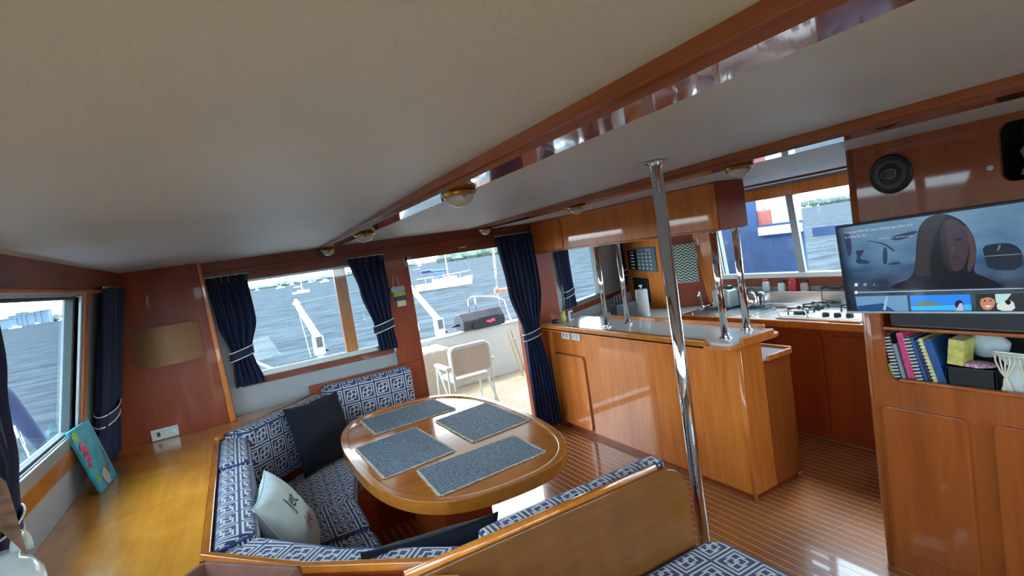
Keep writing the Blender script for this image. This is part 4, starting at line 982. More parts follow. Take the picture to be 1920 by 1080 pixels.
# ------------------------------------------------------------------ ceiling lamps
def lamp(x, y, label, z=1.85, s=1):
    t = thing('ceiling_light', label, 'ceiling light', (x, y, z), 'brass ceiling lights')
    obj('brass_ring', MB().lathe([(.052*s, 0), (.056*s, -.008), (.05*s, -.016), (.046*s, -.018)], (x, y, z), 28), 'brass', t)
    obj('glass_dome', MB().lathe([(.044*s, -.014), (.042*s, -.028), (.030*s, -.042), (.012*s, -.05), (0, -.051)], (x, y, z), 24), 'frost', t, smooth=True)
    for k in range(3):
        a = k*2*PI/3+.4; obj('brass_clip', MB().tube([(x+.052*s*math.cos(a), y+.052*s*math.sin(a), z-.008), (x+.052*s*math.cos(a), y+.052*s*math.sin(a), z-.026)], .005*s, 8), 'brass', t)
lamp(.645, 1.475, 'large brass ceiling light on the main beam, nearest the camera'); lamp(.645, 2.76, 'brass ceiling light in the middle of the main beam'); lamp(.645, 3.92, 'farthest brass ceiling light on the main beam, above the aft window')
lamp(1.87, 1.44, 'brass ceiling light on the starboard beam nearest the television'); lamp(1.87, 2.58, 'brass ceiling light on the starboard beam above the bar'); lamp(1.87, 3.86, 'brass ceiling light on the starboard beam above the cabin door')
# sconce
t = thing('wall_sconce', 'tan curved parchment wall lamp on the dark corner panel', 'wall lamp', (-.41, 3.94, 1.38))
nn = 14; vs = []; fs = []
for i in range(nn+1):
    s = -1+2*i/nn; x_ = -.405+s*.185; yo = 3.945-.115*(1-s*s)
    for q in (0, .004):
        vs += [(x_, yo-q, 1.265+.0*s), (x_, yo-q, 1.505)]
for i in range(nn):
    a_ = 4*i; b_ = a_+4; fs += [(a_, a_+1, b_+1, b_), (a_+2, b_+2, b_+3, a_+3), (a_, b_, b_+2, a_+2), (a_+1, a_+3, b_+3, b_+1)]
obj('shade', MB().add(vs, fs), 'parch', t, smooth=False); obj('bracket', MB().box(-.44, -.37, 3.845, 3.95, 1.36, 1.40), 'black', t)
# outlet on corner panel
t = thing('wall_socket', 'white double socket plate low on the dark corner panel above the ledge', 'socket', (-.51, 3.945, .83))
obj('plate', MB().box(-.585, -.44, 3.938, 3.9495, .803, .872), 'offwhite', t, bev=.003)
for q in (-.555, -.51, -.47): obj('outlet', MB().box(q, q+.018, 3.934, 3.939, .825, .852), 'slate' if q < -.55 else 'alu', t)

# ------------------------------------------------------------------ curtains
def curtain(label, P0, d, nrm, rows, tie_z, folds=7, amp=.018, th=.02, group='navy curtains', tie=True, lean=None):
    """rows: (z, s0, s1) from top down; P0+(d*s)+(nrm*off)"""
    P0 = Vector(P0); d = Vector(d).normalized(); nrm = Vector(nrm).normalized()
    t = thing('curtain', label, 'curtain', P0+d*rows[-1][1]+Vector((0, 0, rows[-1][0]-P0.z)), group)
    n = folds*8; NR = 26; vs = []; fs = []
    def interp(z):
        for (a, b) in zip(rows, rows[1:]):
            if a[0] >= z >= b[0]:
                f = (a[0]-z)/(a[0]-b[0]); f = f*f*(3-2*f); return a[1]+(b[1]-a[1])*f, a[2]+(b[2]-a[2])*f
        return rows[-1][1:]
    ztop, zbot = rows[0][0], rows[-1][0]; W0 = rows[0][2]-rows[0][1]
    def P(i, z, extra=0):
        s0, s1 = interp(z); u = i/n; w_ = s1-s0
        ph = u*folds*2*PI
        off = amp*math.sin(ph)*(.6+.4*min(1, W0/max(w_, .02)))+.006*math.sin(ph*2.3+z*6)
        li = lean(z) if lean else 0
        p = P0+d*(s0+w_*u)+nrm*(off+.03+extra)+Vector((0, 0, z-P0.z)); p += nrm*li; return p
    for layer in (0, .006):
        for r in range(NR+1):
            z = ztop+(zbot-ztop)*r/NR
            for i in range(n+1): vs.append(P(i, z, layer))
    N = (NR+1)*(n+1)
    for r in range(NR):
        for i in range(n):
            a = r*(n+1)+i; fs.append((a, a+1, a+n+2, a+n+1)); fs.append((N+a, N+a+n+1, N+a+n+2, N+a+1))
    obj('curtain_cloth', MB().add(vs, fs), 'curtain', t, smooth=True)
    if tie:
        for nm, hh, mt, rr in (('tieback', (-.028, .028), 'curtain', 0),):
            s0, s1 = interp(tie_z); c = (s0+s1)/2; hw = (s1-s0)/2+.012; dp = amp+.02
            def ring(z, gr=0):
                return [P0+d*(c+(hw+gr)*math.cos(a))+nrm*(.03+(dp+gr)*math.sin(a)+(lean(z) if lean else 0))+Vector((0, 0, z-P0.z+.02*math.cos(a))) for a in [2*PI*k/24 for k in range(25)]]
            r0, r1 = ring(tie_z-.028), ring(tie_z+.028); vs = r0+r1; m_ = MB().add(vs, [(i, i+1, 25+i+1, 25+i) for i in range(24)]); tb = obj('tieback', m_, 'curtain', t, smooth=True)
            for zz in (tie_z-.028, tie_z+.028): obj('tieback_stripe', MB().tube(ring(zz, .002), .0035, 6, cap=False), 'cord', tb, smooth=True)
    obj('hook_rail', MB().tube([P0+d*(rows[0][1]-.01)+nrm*.03+Vector((0, 0, ztop-P0.z+.004))+nrm*(lean(ztop) if lean else 0), P0+d*(rows[0][2]+.01)+nrm*.03+Vector((0, 0, ztop-P0.z+.004))+nrm*(lean(ztop) if lean else 0)], .006, 6), 'alu', t)
    return t
lp = lambda z: .19*(z-.8)
curtain('navy curtain with white striped tieback at the aft end of the port window', (-.80, 0, .8), (0, 1, 0), (1, 0, 0), [(1.765, 3.36, 3.80), (1.4, 3.34, 3.74), (1.11, 3.36, 3.70), (.83, 3.26, 3.86)], 1.11, 6, .03, lean=lambda z: .19*(z-.8)+.02)
curtain('navy curtain at the left picture edge by the near end of the port window', (-.80, 0, .8), (0, 1, 0), (1, 0, 0), [(1.76, 1.62, 1.98), (1.5, 1.72, 2.08), (1.2, 1.96, 2.20), (1.03, 2.04, 2.24), (.93, 2.02, 2.22)], 1.03, 5, .02, lean=lp)
curtain('navy curtain at the left side of the aft window beside the dark corner panel', (0, 4.07, 1.0), (1, 0, 0), (0, -1, 0), [(1.76, -.14, .105), (1.45, -.12, .115), (1.225, -.075, .055), (1.0, -.085, .10)], 1.225, 5, .018)
curtain('navy curtain at the right side of the aft window beside the door post', (0, 4.07, 1.0), (1, 0, 0), (0, -1, 0), [(1.76, .79, 1.055), (1.5, .84, 1.06), (1.20, .905, 1.045), (1.03, .91, 1.055)], 1.215, 5, .018)
curtain('long navy curtain gathered at the right side of the cabin doorway', (0, 4.05, 0), (1, 0, 0), (0, -1, 0), [(1.775, 2.03, 2.40), (1.3, 2.07, 2.40), (.885, 2.17, 2.33), (.5, 2.16, 2.40), (.03, 2.15, 2.42)], .885, 7, .022)
curtain('short navy curtain left of the small far galley window', (A.x, A.y, 1.0), (dA.x, dA.y, 0), (nA.x, nA.y, 0), [(1.58, .02, sg0+.01), (1.3, .03, sg0), (1.15, .10, sg0+.0), (1.02, .05, sg0+.02)], 1.17, 4, .015)
sC = onA(1158)[0]
curtain('navy curtain right of the small far galley window behind the chrome post', (A.x, A.y, 1.0), (dA.x, dA.y, 0), (nA.x, nA.y, 0), [(1.60, sC, sB+.03), (1.3, sC+.02, sB+.03), (1.15, sC+.06, sB+.02), (1.05, sC+.05, sB+.03)], 1.2, 4, .015)

# ------------------------------------------------------------------ small objects
# art card leaning against port wall
t = thing('painted_board', 'small turquoise painted board with red flowers leaning by the port window', 'picture', (-.70, 3.2, .80))
ca, cb, cc, cd = at(190, 922, z=.803), at(222, 890, z=.803), None, None
ca = Vector((-.665, 3.00, .803)); cb = at(220, 890, z=.803)
ca = at(192, 924, z=.803)
top_a = at(127, 812, x=xl(1.0)+.02); vdir = (top_a-ca)
q1 = at(127, 812, x=-.755+.03); q2 = at(166, 786, x=-.72+.03)
print('card', ca, cb, q1, q2)
def fcard(off): 
    nrm = (cb-ca).cross(q1-ca).normalized()
    if nrm.x < 0: nrm = -nrm
    return nrm
nc = fcard(0)
m = MB().add([ca, cb, q2, q1, ca-nc*.012, cb-nc*.012, q2-nc*.012, q1-nc*.012], [(0, 1, 2, 3), (7, 6, 5, 4), (0, 4, 5, 1), (1, 5, 6, 2), (2, 6, 7, 3), (3, 7, 4, 0)])
obj('board', m, plain('turquoise_paint', (.03, .30, .38), .4, var=.3, vs=14), t)
def card_patch(nm, us, mat, k=.002):
    pts = [ca.lerp(cb, u).lerp(q1.lerp(q2, u), v)+nc*k for (u, v) in us]; n = len(pts)
    obj(nm, MB().add(pts+[p-nc*.001 for p in pts], [tuple(range(n)), tuple(range(n, 2*n))[::-1]]+[(i, (i+1) % n, n+(i+1) % n, n+i) for i in range(n)]), mat, t)
def cd_(cx, cy, r, ry=None, k=10): return [(cx+r*math.cos(2*PI*i/k), cy+(ry or r*.5)*math.sin(2*PI*i/k)) for i in range(k)]
card_patch('painted_figure', cd_(.62, .42, .3, .30), 'slate'); card_patch('painted_figure', cd_(.5, .15, .16, .14), 'tan', .003)
for i in range(8): card_patch('painted_flower', cd_(.14+.06*(i % 3), .44+.045*i, .11, .035), 'pink' if i % 2 else 'red', .003+.0003*i)
card_patch('painted_leaf', cd_(.12, .90, .12, .07), 'green', .0035); card_patch('painted_leaf', cd_(.16, .22, .12, .05), 'green', .0035)
# brown box
t = thing('wooden_box', 'open brown wooden box with dark lining at the bottom edge near the cushions', 'box', (-.06, 1.42, .80))
def P3(px, py, z): return at(px, py, z=z)
bz = .945
c1 = P3(319, 1066, bz); c2 = P3(456, 1070, bz); c3 = P3(570, 1053, bz); c0 = P3(450, 1051, bz)
print('box', c1, c2, c3, c0)
# near rectangle oriented with the chamfer
ctr = Vector((-.145, 1.465, 0)); a_ = math.radians(-46)
ex = Vector((math.cos(a_), math.sin(a_), 0)); ey = Vector((-ex.y, ex.x, 0))
L2, W2 = .16, .10
def bxp(a, b): return ctr+ex*a+ey*b
def bwall(a0, a1, b0, b1, z0, z1, nm, mt):
    q = [bxp(a0, b0), bxp(a1, b0), bxp(a1, b1), bxp(a0, b1)]; obj(nm, MB().prism([(p.x, p.y) for p in q], z0, z1), mt, t, bev=.003)
bwall(-L2, L2, -W2, -W2+.012, .801, bz, 'side', 'boxwood'); bwall(-L2, L2, W2-.012, W2, .801, bz, 'side', 'boxwood')
bwall(-L2, -L2+.012, -W2, W2, .801, bz, 'side', 'boxwood'); bwall(L2-.012, L2, -W2, W2, .801, bz, 'side', 'boxwood'); bwall(-L2, L2, -W2, W2, .801, .81, 'bottom', 'slate')
bwall(-L2+.012, L2-.012, -W2+.012, W2-.012, .81, .905, 'lining', 'slate')
# ceramic vessel at lower left
vc = at(5, 1065, z=.93); print('vase', vc)
t = thing('ceramic_vessel', 'rounded pale glazed ceramic vessel with brown husk at the lower left corner', 'vase', (-.675, 1.93, .80))
vx, vy = -.675, 1.93
obj('vessel_body', MB().lathe([(.04, 0), (.07, .03), (.09, .09), (.085, .16), (.065, .20), (.042, .215), (.045, .23), (.0, .232)], (vx, vy, .80), 32), 'glaze', t, smooth=True)
obj('handle', MB().tube([(vx+.03, vy+.06+.05*math.cos(a), 1.01+.045*math.sin(a)) for a in [PI*k/8-.4 for k in range(10)]], .012, 10), 'glaze', t, smooth=True)
hp = [at(px_, py_, y=1.86) for px_, py_ in ((-12, 885), (12, 905), (28, 955), (52, 1042), (22, 1015), (-12, 985))]
m = MB().add(hp+[p+Vector((-.004, .012, 0)) for p in hp], [tuple(range(6)), tuple(range(6, 12))[::-1]]+[(i, (i+1) % 6, 6+(i+1) % 6, 6+i) for i in range(6)])
obj('husk', m, 'bark', t)
# hanging ornament on door post
t = thing('hanging_ornament', 'small padded camper shaped ornament in green, purple and white hanging on the door post', 'ornament', (1.13, 4.06, 1.36))
fo = lambda off: (lambda u, v, w_: (u, 4.066-off-w_, v))
obj('cord', MB().tube([(1.10, 4.06, 1.50), (1.12, 4.062, 1.60), (1.135, 4.062, 1.60), (1.15, 4.06, 1.50)], .003, 6), 'tan', t)
obj('roof', MB().plate([rrect(1.075, 1.185, 1.455, 1.50, .018)], .03, fo(0)), 'white', t, bev=.006); obj('band', MB().plate([rrect(1.09, 1.185, 1.42, 1.456, .006)], .03, fo(0)), 'green', t, bev=.005)
obj('body', MB().plate([rrect(1.10, 1.185, 1.385, 1.421, .006)], .03, fo(0)), 'purple', t, bev=.005); obj('tag', MB().plate([rrect(1.11, 1.18, 1.34, 1.386, .006)], .018, fo(0)), 'paleyellow', t, bev=.004)

# ------------------------------------------------------------------ cockpit outside
deck = sroot('floor_cockpit', (2.2, 5.2, 0))
obj('deck_base', MB().box(.2, 4.6, 4.2, 6.4, -.05, -.002), 'caulk', deck)
for i in range(22):
    y_ = 4.22+i*.098
    obj('deck_plank', MB().box(.25, 4.5, y_, y_+.092, -.02, 0), 'teakpale', deck)
t = thing('transom_wall', 'white cockpit transom bulwark with a grey cap rail', 'bulwark', (2.6, 6.3, 0))
obj('bulwark', MB().box(1.15, 4.5, 6.3, 6.42, 0, .665), 'gelcoat', t, bev=.01); obj('cap_rail', MB().box(1.05, 4.5, 6.28, 6.45, .665, .685), 'alu', t, bev=.006)
obj('side_bulwark', MB().box(4.4, 4.5, 4.2, 6.4, 0, .665), 'gelcoat', t, bev=.01)
t = thing('aft_locker', 'pale wooden locker with slatted top at the port side of the cockpit', 'locker', (1.5, 5.9, 0))
obj('locker_box', MB().box(.6, 2.14, 5.80, 6.28, 0, .60), 'tan', t, bev=.01)
for i in range(14): obj('slat', MB().box(.62+i*.108, .62+i*.108+.085, 5.79, 6.28, .60, .625), 'cream', t, bev=.004)
obj('ring_pull', MB().lathe([(.03, 0), (.03, .006), (.02, .006), (.02, .0)], (1.93, 5.80, .40), 20, Matrix.Rotation(PI/2, 3, 'X')), 'alu', t)
# folding chair
t = thing('deck_chair', 'white folding deck chair with taupe back panel in the cockpit', 'chair', (2.1, 5.3, 0))
cx0, cx1, cy = 1.86, 2.30, 5.10
def T(pts, nm='frame_tube', r=.012): return obj(nm, MB().tube(pts, r, 10), 'gelcoat', t, smooth=True)
bk = [(cx0, cy, .28), (cx0, cy, .62)]+[(cx0+.06-.06*math.cos(a), cy, .66+.06*math.sin(a)) for a in [PI/2*k/5 for k in range(1, 6)]]+[(cx1-.06+.06*math.sin(a), cy, .66+.06*math.cos(a)) for a in [PI/2*k/5 for k in range(0, 6)]]+[(cx1, cy, .28)]
T(bk, 'back_frame', .016)
obj('backrest', MB().plate([rrect(cx0+.01, cx1-.01, .44, .71, .05)], .018, lambda u, v, w_: (u, cy-.006+w_, v)), 'tan', t, bev=.004)
obj('back_cushion', MB().plate([rrect(cx0-.01, cx1+.01, .42, .735, .06)], .05, lambda u, v, w_: (u, cy+.02+w_, v)), 'cream', t, bev=.015, seg=3)
obj('seat', MB().box(cx0+.02, cx1-.02, cy+.04, cy+.46, .33, .39), 'cream', t, bev=.02, seg=3)
for s_, xx in ((0, cx0-.05), (1, cx1+.02)):
    obj('armrest', MB().box(xx-.02, xx+.04, cy+.02, cy+.40, .50, .535), 'cream', t, bev=.012, seg=3)
    T([(xx+.01, cy+.06, .50), (xx+.01, cy+.10, .02), (xx+.01, cy+.44, .012), (xx+.01, cy+.46, .10), (xx+.01, cy+.40, .50)], 'leg_frame')
    T([(xx+.01, cy+.36, .50), (xx+.01, cy+.02, .02)], 'leg_brace')
for yy in (cy+.1, cy+.44): T([(cx0-.04, yy, .018), (cx1+.03, yy, .018)], 'floor_bar')
# wooden chair edge by curtain
t = thing('folded_wooden_chair', 'thin folded wooden chair leaning at the right of the cockpit', 'chair', (2.9, 5.6, 0))
for q in (0, .06): obj('wooden_leg', MB().tube([(3.02+q, 6.05, .62), (3.08+q, 5.9, .02)], .016, 8), 'teakpale', t)
obj('wooden_slat', MB().tube([(3.03, 6.0, .5), (3.10, 6.0, .5)], .012, 8), 'teakpale', t)
# covered grill
t = thing('covered_grill', 'boat grill under a black canvas cover with pink emblem on the transom rail', 'grill', (2.78, 6.35, .69))
g0 = at(855, 600, y=6.35); g1 = at(942, 580, y=6.35); print('grill', g0, g1)
prof = [(6.22, .70), (6.50, .70), (6.56, .80), (6.50, .90), (6.30, .93), (6.20, .82)]
m = MB().plate([[(p[0], p[1]) for p in prof]], .60, lambda u, v, w_: (2.50+w_, u, v)); obj('cover', m, 'grillcloth', t, bev=.02, seg=3)
obj('cover_flap', MB().plate([[(2.62, .70), (3.08, .70), (3.09, .78), (2.98, .845), (2.72, .84), (2.62, .77)]], .01, lambda u, v, w_: (u, 6.20-w_-.0, v)), plain('black_flap', (.02, .022, .03), .7), t, bev=.003)
pk = emi('pink_thread', (.6, .06, .15), .0); pk = plain('pink_embroidery', (.75, .08, .2), .7, var=.1)
for pts in ([(2.80, .775), (2.84, .80), (2.87, .785), (2.90, .805), (2.95, .79), (2.93, .775), (2.95, .76), (2.90, .765), (2.87, .75), (2.84, .765)], ):
    obj('emblem', MB().plate([pts], .004, lambda u, v, w_: (u, 6.188-w_, v)), pk, t)
obj('side_knob', MB().tube([(2.50, 6.36, .78), (2.40, 6.36, .775)], .015, 10), 'black', t, smooth=True); obj('mount_foot', MB().box(2.7, 2.95, 6.30, 6.40, .686, .70), 'steel', t)
# stern rail and stanchion
def px3(px, py, y): return tuple(at(px, py, y=y))
t = thing('stern_rail', 'thin stainless stern rail above the covered grill', 'rail', (3.0, 6.4, .68))
obj('rail_tube', MB().tube([px3(880, 590, 6.42), px3(878, 562, 6.42), px3(884, 557, 6.42), px3(928, 556, 6.42), px3(944, 563, 6.42), px3(958, 600, 6.42)], .012, 8), 'chrome', t, smooth=True)
obj('rail_tube', MB().tube([px3(893, 582, 6.42), px3(890, 557, 6.42)], .010, 8), 'chrome', t, smooth=True)
obj('stanchion', MB().tube([px3(924, 462, 6.42), px3(930, 520, 6.42), px3(938, 604, 6.42)], .013, 8), 'chrome', t, smooth=True)
# davit arms
def davit(label, tip, joint, foot, y):
    a, b, c = Vector(px3(*tip, y+.9)), Vector(px3(*joint, y)), Vector(px3(*foot, y))
    t = thing('davit_crane', label, 'davit', c, 'white davit arms')
    obj('arm', MB().tube([a, b], [.035, .045], 12), 'gelcoat', t, smooth=True); obj('arm_cap', MB().tube([a-(b-a).normalized()*.01, a+(b-a).normalized()*.04], .05, 12), 'alu', t, smooth=True)
    obj('tip_sheave', MB().tube([a, a+Vector((0, 0, .07))], .02, 8), 'gelcoat', t)
    up = Vector((0, 0, 1)); m = MB().cbox(tuple(b.lerp(c, .45)), (.13, .10, (b-c).length*.95)); obj('winch_housing', m, 'gelcoat', t, bev=.02, seg=3)
    obj('winch_cover', MB().cbox(tuple(b.lerp(c, .28)+Vector((.01, -.055, 0))), (.07, .02, .13)), 'slate', t, bev=.006)
    obj('knob', MB().tube([b.lerp(c, .75)+Vector((.06, 0, 0)), b.lerp(c, .75)+Vector((.10, 0, 0))], .018, 10), 'black', t)
    obj('post', MB().tube([c, c-Vector((0, 0, 1.1))], .04, 10), 'gelcoat', t, smooth=True)
    obj('guy_wire', MB().tube([a, a+Vector((.05, -.1, -.75))], .004, 6), 'cord', t)
davit('white davit arm seen through the aft window', (556, 570), (594, 630), (602, 668), 6.9)
davit('white davit arm seen through the cabin doorway', (762, 530), (820, 598), (828, 632), 6.9)
t = thing('lifeline', 'thin dark lifeline wire strung between the davits', 'wire', px3(565, 568, 7.7))
obj('wire', MB().tube([px3(565, 568, 7.7), px3(680, 543, 7.7), px3(780, 525, 7.7)], .006, 6), 'slate', t)
t = thing('rope_line', 'thick white rope running outside the aft window', 'rope', px3(466, 673, 6.0))
obj('rope', MB().tube([px3(462, 671, 6.0), px3(512, 692, 6.0), px3(560, 715, 6.0), (1.10, 6.36, .695)], .014, 8), 'foam', t, smooth=True)
# port side deck items seen through the port window
def ppx(px, py, x): return tuple(at(px, py, x=x))
t = thing('boom_cover', 'dark blue canvas covered boom end outside the port window', 'boom', ppx(60, 800, -1.5))
obj('canvas_tube', MB().tube([ppx(-60, 690, -1.35), ppx(10, 745, -1.35), ppx(60, 810, -1.35), ppx(84, 840, -1.35)], [.055, .052, .046, .035], 12), 'bluecanvas', t, smooth=True)
obj('canvas_tail', MB().tube([ppx(82, 842, -1.35), ppx(100, 850, -1.35), ppx(118, 838, -1.35), ppx(135, 818, -1.35)], [.03, .025, .02, .01], 10), plain('grey_canvas', (.3, .34, .4), .7), t, smooth=True)
t = thing('side_stanchion', 'slim stainless stanchion outside the port window', 'stanchion', ppx(70, 900, -1.5))
obj('tube', MB().tube([ppx(28, 800, -1.5), ppx(50, 850, -1.5), ppx(72, 905, -1.5), ppx(90, 960, -1.5), (-1.5, ppx(90, 960, -1.5)[1]+.02, -.07)], .014, 10), 'chrome', t, smooth=True)
# starboard side outside: blue canvas dodger with window, rail band
t = thing('canvas_screen', 'blue canvas side screen with white and red gear outside the galley window', 'canvas', (4.5, 3.3, .9))
XO = 4.6
def fo2(off): return lambda u, v, w_: (XO+off+w_, u, v)
obj('canvas_sheet', MB().plate([rect(2.96, 4.6, .75, 1.52)], .02, fo2(0)), 'bluecanvas', t)
obj('canvas_sheet', MB().plate([rect(3.42, 4.6, 1.52, 2.0)], .02, fo2(0)), 'bluecanvas', t)
a = at(1415, 445, x=XO); b = at(1470, 385, x=XO)
obj('white_panel', MB().plate([rect(3.02, 3.36, 1.52, 1.80)], .04, fo2(.06)), 'offwhite', t, bev=.005)
obj('ledge_strip', MB().plate([rect(2.96, 3.4, 1.42, 1.50)], .03, fo2(-.03)), 'cream', t, bev=.005)
obj('red_gear', MB().plate([rect(3.30, 3.44, 1.50, 1.66)], .05, fo2(.02)), plain('faded_red', (.4, .10, .08), .7), t, bev=.01)
obj('brown_gear', MB().plate([rect(3.05, 3.40, 1.80, 1.86)], .05, fo2(.0)), plain('faded_brown', (.22, .12, .12), .7), t, bev=.01)
for yy in (3.0, 3.8, 4.55): obj('post', MB().tube([(XO+.03, yy, -.07), (XO+.03, yy, 1.5)], .015, 8), 'chrome', t)
obj('cover_roll', MB().tube([(XO, 2.96, 1.95), (XO, 4.2, 1.95)], .05, 10), 'bluecanvas', t)
t = thing('rail_band', 'blue canvas band on the side rail outside the galley window', 'rail', (4.7, 2.0, 1.4))
a = at(1484, 435, x=4.7); b = at(1484, 448, x=4.7)
obj('canvas_band', MB().plate([rect(.6, 2.94, a.z-.065, a.z+.02)], .02, lambda u, v, w_: (4.7+w_, u, v)), 'bluecanvas', t)

# person in the cockpit, mostly behind the curtain: skinned body holding the stanchion
hand = Vector(px3(930, 545, 6.38))
sh = Vector((3.75, 6.1, 1.30)); sh.z = 1.28
def skinned(name, verts, edges, radii, mat, parent, sub=2):
    me = bpy.data.meshes.new(name); off = woff(parent); me.from_pydata([tuple(Vector(v)-off) for v in verts], edges, []); me.materials.append(M[mat])
    o = bpy.data.objects.new(name, me); COL.objects.link(o); o.parent = parent
    md = o.modifiers.new('k', 'SKIN'); 
    if not me.skin_vertices: 
        bpy.context.view_layer.objects.active = o
    for i, r in enumerate(radii):
        me.skin_vertices[0].data[i].radius = (r, r)
    me.skin_vertices[0].data[0].use_root = True
    s_ = o.modifiers.new('s', 'SUBSURF'); s_.levels = sub; s_.render_levels = sub; return o
ppt = thing('person', 'person in pale shirt, only a bare arm gripping the stern stanchion shows past the curtain', 'person', (3.62, 6.05, 0))
el = hand.lerp(Vector((3.62, 6.08, 1.20)), .52)+Vector((0, 0, -.05)); wr = hand.lerp(el, .22)
V = [(3.66, 6.02, .92), (3.66, 6.02, 1.15), (3.66, 6.02, 1.36), (3.66, 6.02, 1.46), (3.65, 5.99, 1.58), (3.65, 5.98, 1.68),
     (3.50, 6.06, 1.36), tuple(el), tuple(wr), tuple(hand+Vector((.01, -.03, 0))), (3.83, 5.98, 1.36), (3.90, 5.96, 1.10), (3.90, 5.88, .88), (3.90, 5.86, .80),
     (3.57, 6.03, .85), (3.56, 6.01, .47), (3.56, 6.04, .08), (3.56, 5.92, .04), (3.75, 6.0, .85), (3.76, 5.98, .47), (3.76, 6.0, .08), (3.76, 5.88, .04)]
Ed = [(0, 1), (1, 2), (2, 3), (3, 4), (4, 5), (2, 6), (6, 7), (7, 8), (8, 9), (2, 10), (10, 11), (11, 12), (12, 13), (0, 14), (14, 15), (15, 16), (16, 17), (0, 18), (18, 19), (19, 20), (20, 21)]
R_ = [.13, .14, .13, .055, .085, .075, .06, .042, .028, .036, .06, .042, .028, .035, .085, .058, .04, .035, .085, .058, .04, .035]
try:
    skinned('body', V, Ed, R_, 'skin', ppt)
    m = MB().lathe([(.17, 0), (.165, .2), (.17, .38), (.14, .46), (.07, .5)], (3.66, 6.02, .93), 24, None, 1.1, .75); obj('shirt', m, 'shirt', ppt, smooth=True)
    m = MB().lathe([(.10, 0), (.115, .06), (.105, .13), (.06, .17), (0, .18)], (3.655, 5.99, 1.58), 20); obj('hair', m, 'hair', ppt, smooth=True)
    dirs = (hand-wr).normalized()
    for k in range(4):
        b0 = hand+Vector((.012, -.035, .022-k*.016))
        fv = [b0, b0+Vector((-.028, .004, 0)), b0+Vector((-.04, .03, 0)), b0+Vector((-.022, .05, 0))]
        obj('finger', MB().tube(fv, [.009, .009, .008, .006], 8), 'skin', ppt, smooth=True)
    obj('thumb', MB().tube([hand+Vector((.02, -.03, .03)), hand+Vector((.022, .0, .04)), hand+Vector((.01, .025, .035))], [.011, .010, .008], 8), 'skin', ppt, smooth=True)
except Exception as ex: print('person failed', ex)

# ------------------------------------------------------------------ the sea, shore and boats
ZSEA = -1.8
o = obj('sea', MB().add([(-4000, -3000, ZSEA), (6000, -3000, ZSEA), (6000, 7000, ZSEA), (-4000, 7000, ZSEA)], [(0, 1, 2, 3)]), 'sea'); tag(o, 'grey blue choppy sea surrounding the boat', 'sea'); o['kind'] = 'stuff'
o = obj('hull_deck', MB().box(-1.6, 4.85, -3, 4.16, -1.7, -.07).box(.25, 4.5, 4.17, 6.45, -1.7, -.055), 'gelcoat'); tag(o, 'white side deck of the boat outside the cabin', 'deck'); 
o2 = obj('roof', MB().box(-.9, 4.0, -2.4, 6.4, 1.93, 1.99), 'gelcoat'); struct(o2)  # cabin top; its unseen overhang is added to shade the cockpit deck
def far(px, D, py=520):
    r = ray(px, py); h = math.hypot(r.x, r.y); return Vector((r.x/h*D, r.y/h*D, ZSEA))
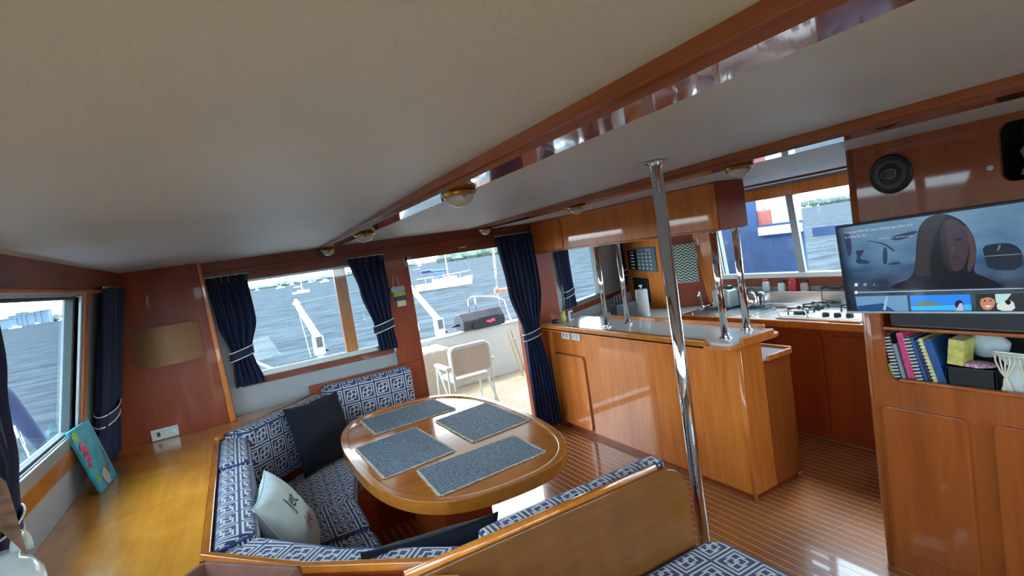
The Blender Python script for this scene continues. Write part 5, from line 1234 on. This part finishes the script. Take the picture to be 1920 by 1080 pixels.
def sailboat(label, px, D, L=9, mast=12, rz=0, sail=None, detail=False, group=None, motor=False):
    c = far(px, D); t = thing('motor_boat' if motor else 'sailboat', label, 'boat', (0, 0, 0), group)
    hw = L*.15; fb = L*.12; m = MB(); ns = 10; prof = []
    for i in range(ns+1):
        s = i/ns; x = -L/2+L*s; w = hw*(1-(max(0, s-.35)/.65)**2.2) if s > .35 else hw*(.8+.2*s/.35); z = fb*(.9+.35*s*s)
        prof.append((x, w, z))
    vs = []; fs = []
    for (x, w, z) in prof: vs += [(x*.93, -w*.6, -.1), (x, -w, z), (x, w, z), (x*.93, w*.6, -.1)]
    for i in range(ns):
        a = 4*i; fs += [(a, a+4, a+5, a+1), (a+1, a+5, a+6, a+2), (a+2, a+6, a+7, a+3)]
    fs += [(0, 1, 2, 3), (4*ns, 4*ns+3, 4*ns+2, 4*ns+1)]
    obj('hull', m.add(vs, fs), 'far_hull', t, local=True)
    obj('cabin', MB().prism([(-L*.2, -hw*.55), (L*.22, -hw*.35), (L*.22, hw*.35), (-L*.2, hw*.55)], fb, fb+L*(.13 if motor else .06)), 'gelcoat', t, bev=L*.01, local=True)
    if motor: obj('window_band', MB().box(-L*.19, L*.2, -hw*.57, hw*.57, fb+L*.06, fb+L*.1), 'slate', t, local=True)
    if mast:
        obj('mast', MB().tube([(L*.08, 0, fb), (L*.08, 0, fb+mast)], .06 if D < 120 else .14, 8), 'cream', t, local=True)
        obj('boom', MB().tube([(L*.07, 0, fb+1.3), (-L*.36, 0, fb+1.4)], .16, 8), sail or 'bluecanvas', t, local=True)
    if detail:
        obj('bimini', MB().box(-L*.42, -L*.2, -hw*.7, hw*.7, fb+1.5, fb+1.62), 'bluecanvas', t, bev=.04, local=True)
        obj('spray_hood', MB().prism([(-L*.16, -hw*.6), (0, -hw*.5), (0, hw*.5), (-L*.16, hw*.6)], fb+.4, fb+1.15), 'bluecanvas', t, bev=.1, local=True)
        obj('forestay', MB().tube([(L*.5, 0, fb*1.25), (L*.08, 0, fb+mast)], .02, 5), 'slate', t, local=True); obj('backstay', MB().tube([(-L*.5, 0, fb), (L*.08, 0, fb+mast)], .02, 5), 'slate', t, local=True)
        rl = [(L*.48, 0, fb*1.25+.6), (L*.3, hw*.62, fb+.75), (-L*.1, hw*.95, fb+.65), (-L*.48, hw*.8, fb+.65)]
        obj('guard_rail', MB().tube(rl, .025, 5), 'alu', t, local=True); obj('guard_rail', MB().tube([(p[0], -p[1], p[2]) for p in rl], .025, 5), 'alu', t, local=True)
        for q in (-.3, -.1, .12, .3): obj('rail_post', MB().tube([(L*q, -hw*.9, fb), (L*q, -hw*.9, fb+.65)], .025, 5), 'alu', t, local=True)
        for q in (-.08, .0, .1): obj('porthole', MB().cbox((L*q, -hw*.56, fb+.25), (.35, .1, .16)), 'slate', t, local=True)
        obj('solar_panel', MB().cbox((-L*.45, 0, fb+1.9), (.8, 1.4, .06)), 'bluebook', t, local=True)
    t.location = c; t.rotation_euler = (0, 0, rz); return t
c = far(833, 66); view = math.atan2(c.y, c.x)
sailboat('white cruising sailboat with blue canvas moored nearest the doorway', 832, 66, L=7.2, mast=9, rz=view-PI/2-.15, detail=True)
proto = None
sailboat('cream sailboat moored in the bay seen through the aft window', 560, 165, L=5.2, mast=8, rz=.3, sail='cream')
proto = sailboat('tiny white boat moored far off near the shore', 522, 520, L=8, mast=12, rz=.2, sail='cream', group='far moored boats'); pm_ = sailboat('tiny white motor boat far off near the shore', 608, 450, L=9, mast=0, rz=.6, motor=True, group='far moored motor boats')
wn_ = lambda px: 'port window' if px < 200 else 'aft window' if px < 700 else 'doorway' if px < 1000 else 'galley window'
cnt = {}
ORD = ['leftmost', 'second from left', 'third from left', 'fourth from left', 'fifth from left', 'sixth from left', 'rightmost']
for kind, src, lst in (('white sailboat', proto, ((30, 620), (70, 800), (98, 560), (478, 520), (545, 560), (588, 700), (640, 520), (790, 450), (1500, 620), (1530, 560), (1560, 650), (1580, 590))),
                       ('white motor boat', pm_, ((8, 420), (50, 560), (105, 470), (580, 500), (1515, 520), (1548, 500)))):
    for px, D in lst:
        k_ = (kind, wn_(px)); cnt[k_] = cnt.get(k_, -1)+1
        dup(src, far(px, D*1.5), label='tiny far %s in the %s, %s' % (kind, wn_(px), ORD[cnt[k_]]), rz=px*.8)
# shore: tree line and buildings
def treeline(name, label, pxs, D, h, mat='far_tree'):
    m = MB(); rnd = random.Random(len(label)); p0_, p1_ = pxs; k = max(6, int(abs(p1_-p0_)/3)); t0 = far(p0_, D)
    for i in range(k):
        c = far(p0_+(p1_-p0_)*i/k, D+rnd.uniform(-20, 20)); hh = h*rnd.uniform(.5, 1.15); r = h*.8
        m.lathe([(r*.8, 0), (r, hh*.4), (r*.7, hh*.8), (r*.2, hh)], tuple(c), 7)
    o = obj(name, m, mat); tag(o, label, 'trees'); o['kind'] = 'stuff'
treeline('tree_line', 'low green tree line on the far shore behind the doorway sailboat', (835, 1000), 700, 12)
treeline('tree_line', 'hazy far shore trees seen through the aft window', (440, 780), 1100, 9)
treeline('tree_line', 'hazy far shore seen through the galley window', (1440, 1640), 900, 10)
treeline('tree_line', 'low hazy shore seen through the port window', (-60, 160), 900, 8)
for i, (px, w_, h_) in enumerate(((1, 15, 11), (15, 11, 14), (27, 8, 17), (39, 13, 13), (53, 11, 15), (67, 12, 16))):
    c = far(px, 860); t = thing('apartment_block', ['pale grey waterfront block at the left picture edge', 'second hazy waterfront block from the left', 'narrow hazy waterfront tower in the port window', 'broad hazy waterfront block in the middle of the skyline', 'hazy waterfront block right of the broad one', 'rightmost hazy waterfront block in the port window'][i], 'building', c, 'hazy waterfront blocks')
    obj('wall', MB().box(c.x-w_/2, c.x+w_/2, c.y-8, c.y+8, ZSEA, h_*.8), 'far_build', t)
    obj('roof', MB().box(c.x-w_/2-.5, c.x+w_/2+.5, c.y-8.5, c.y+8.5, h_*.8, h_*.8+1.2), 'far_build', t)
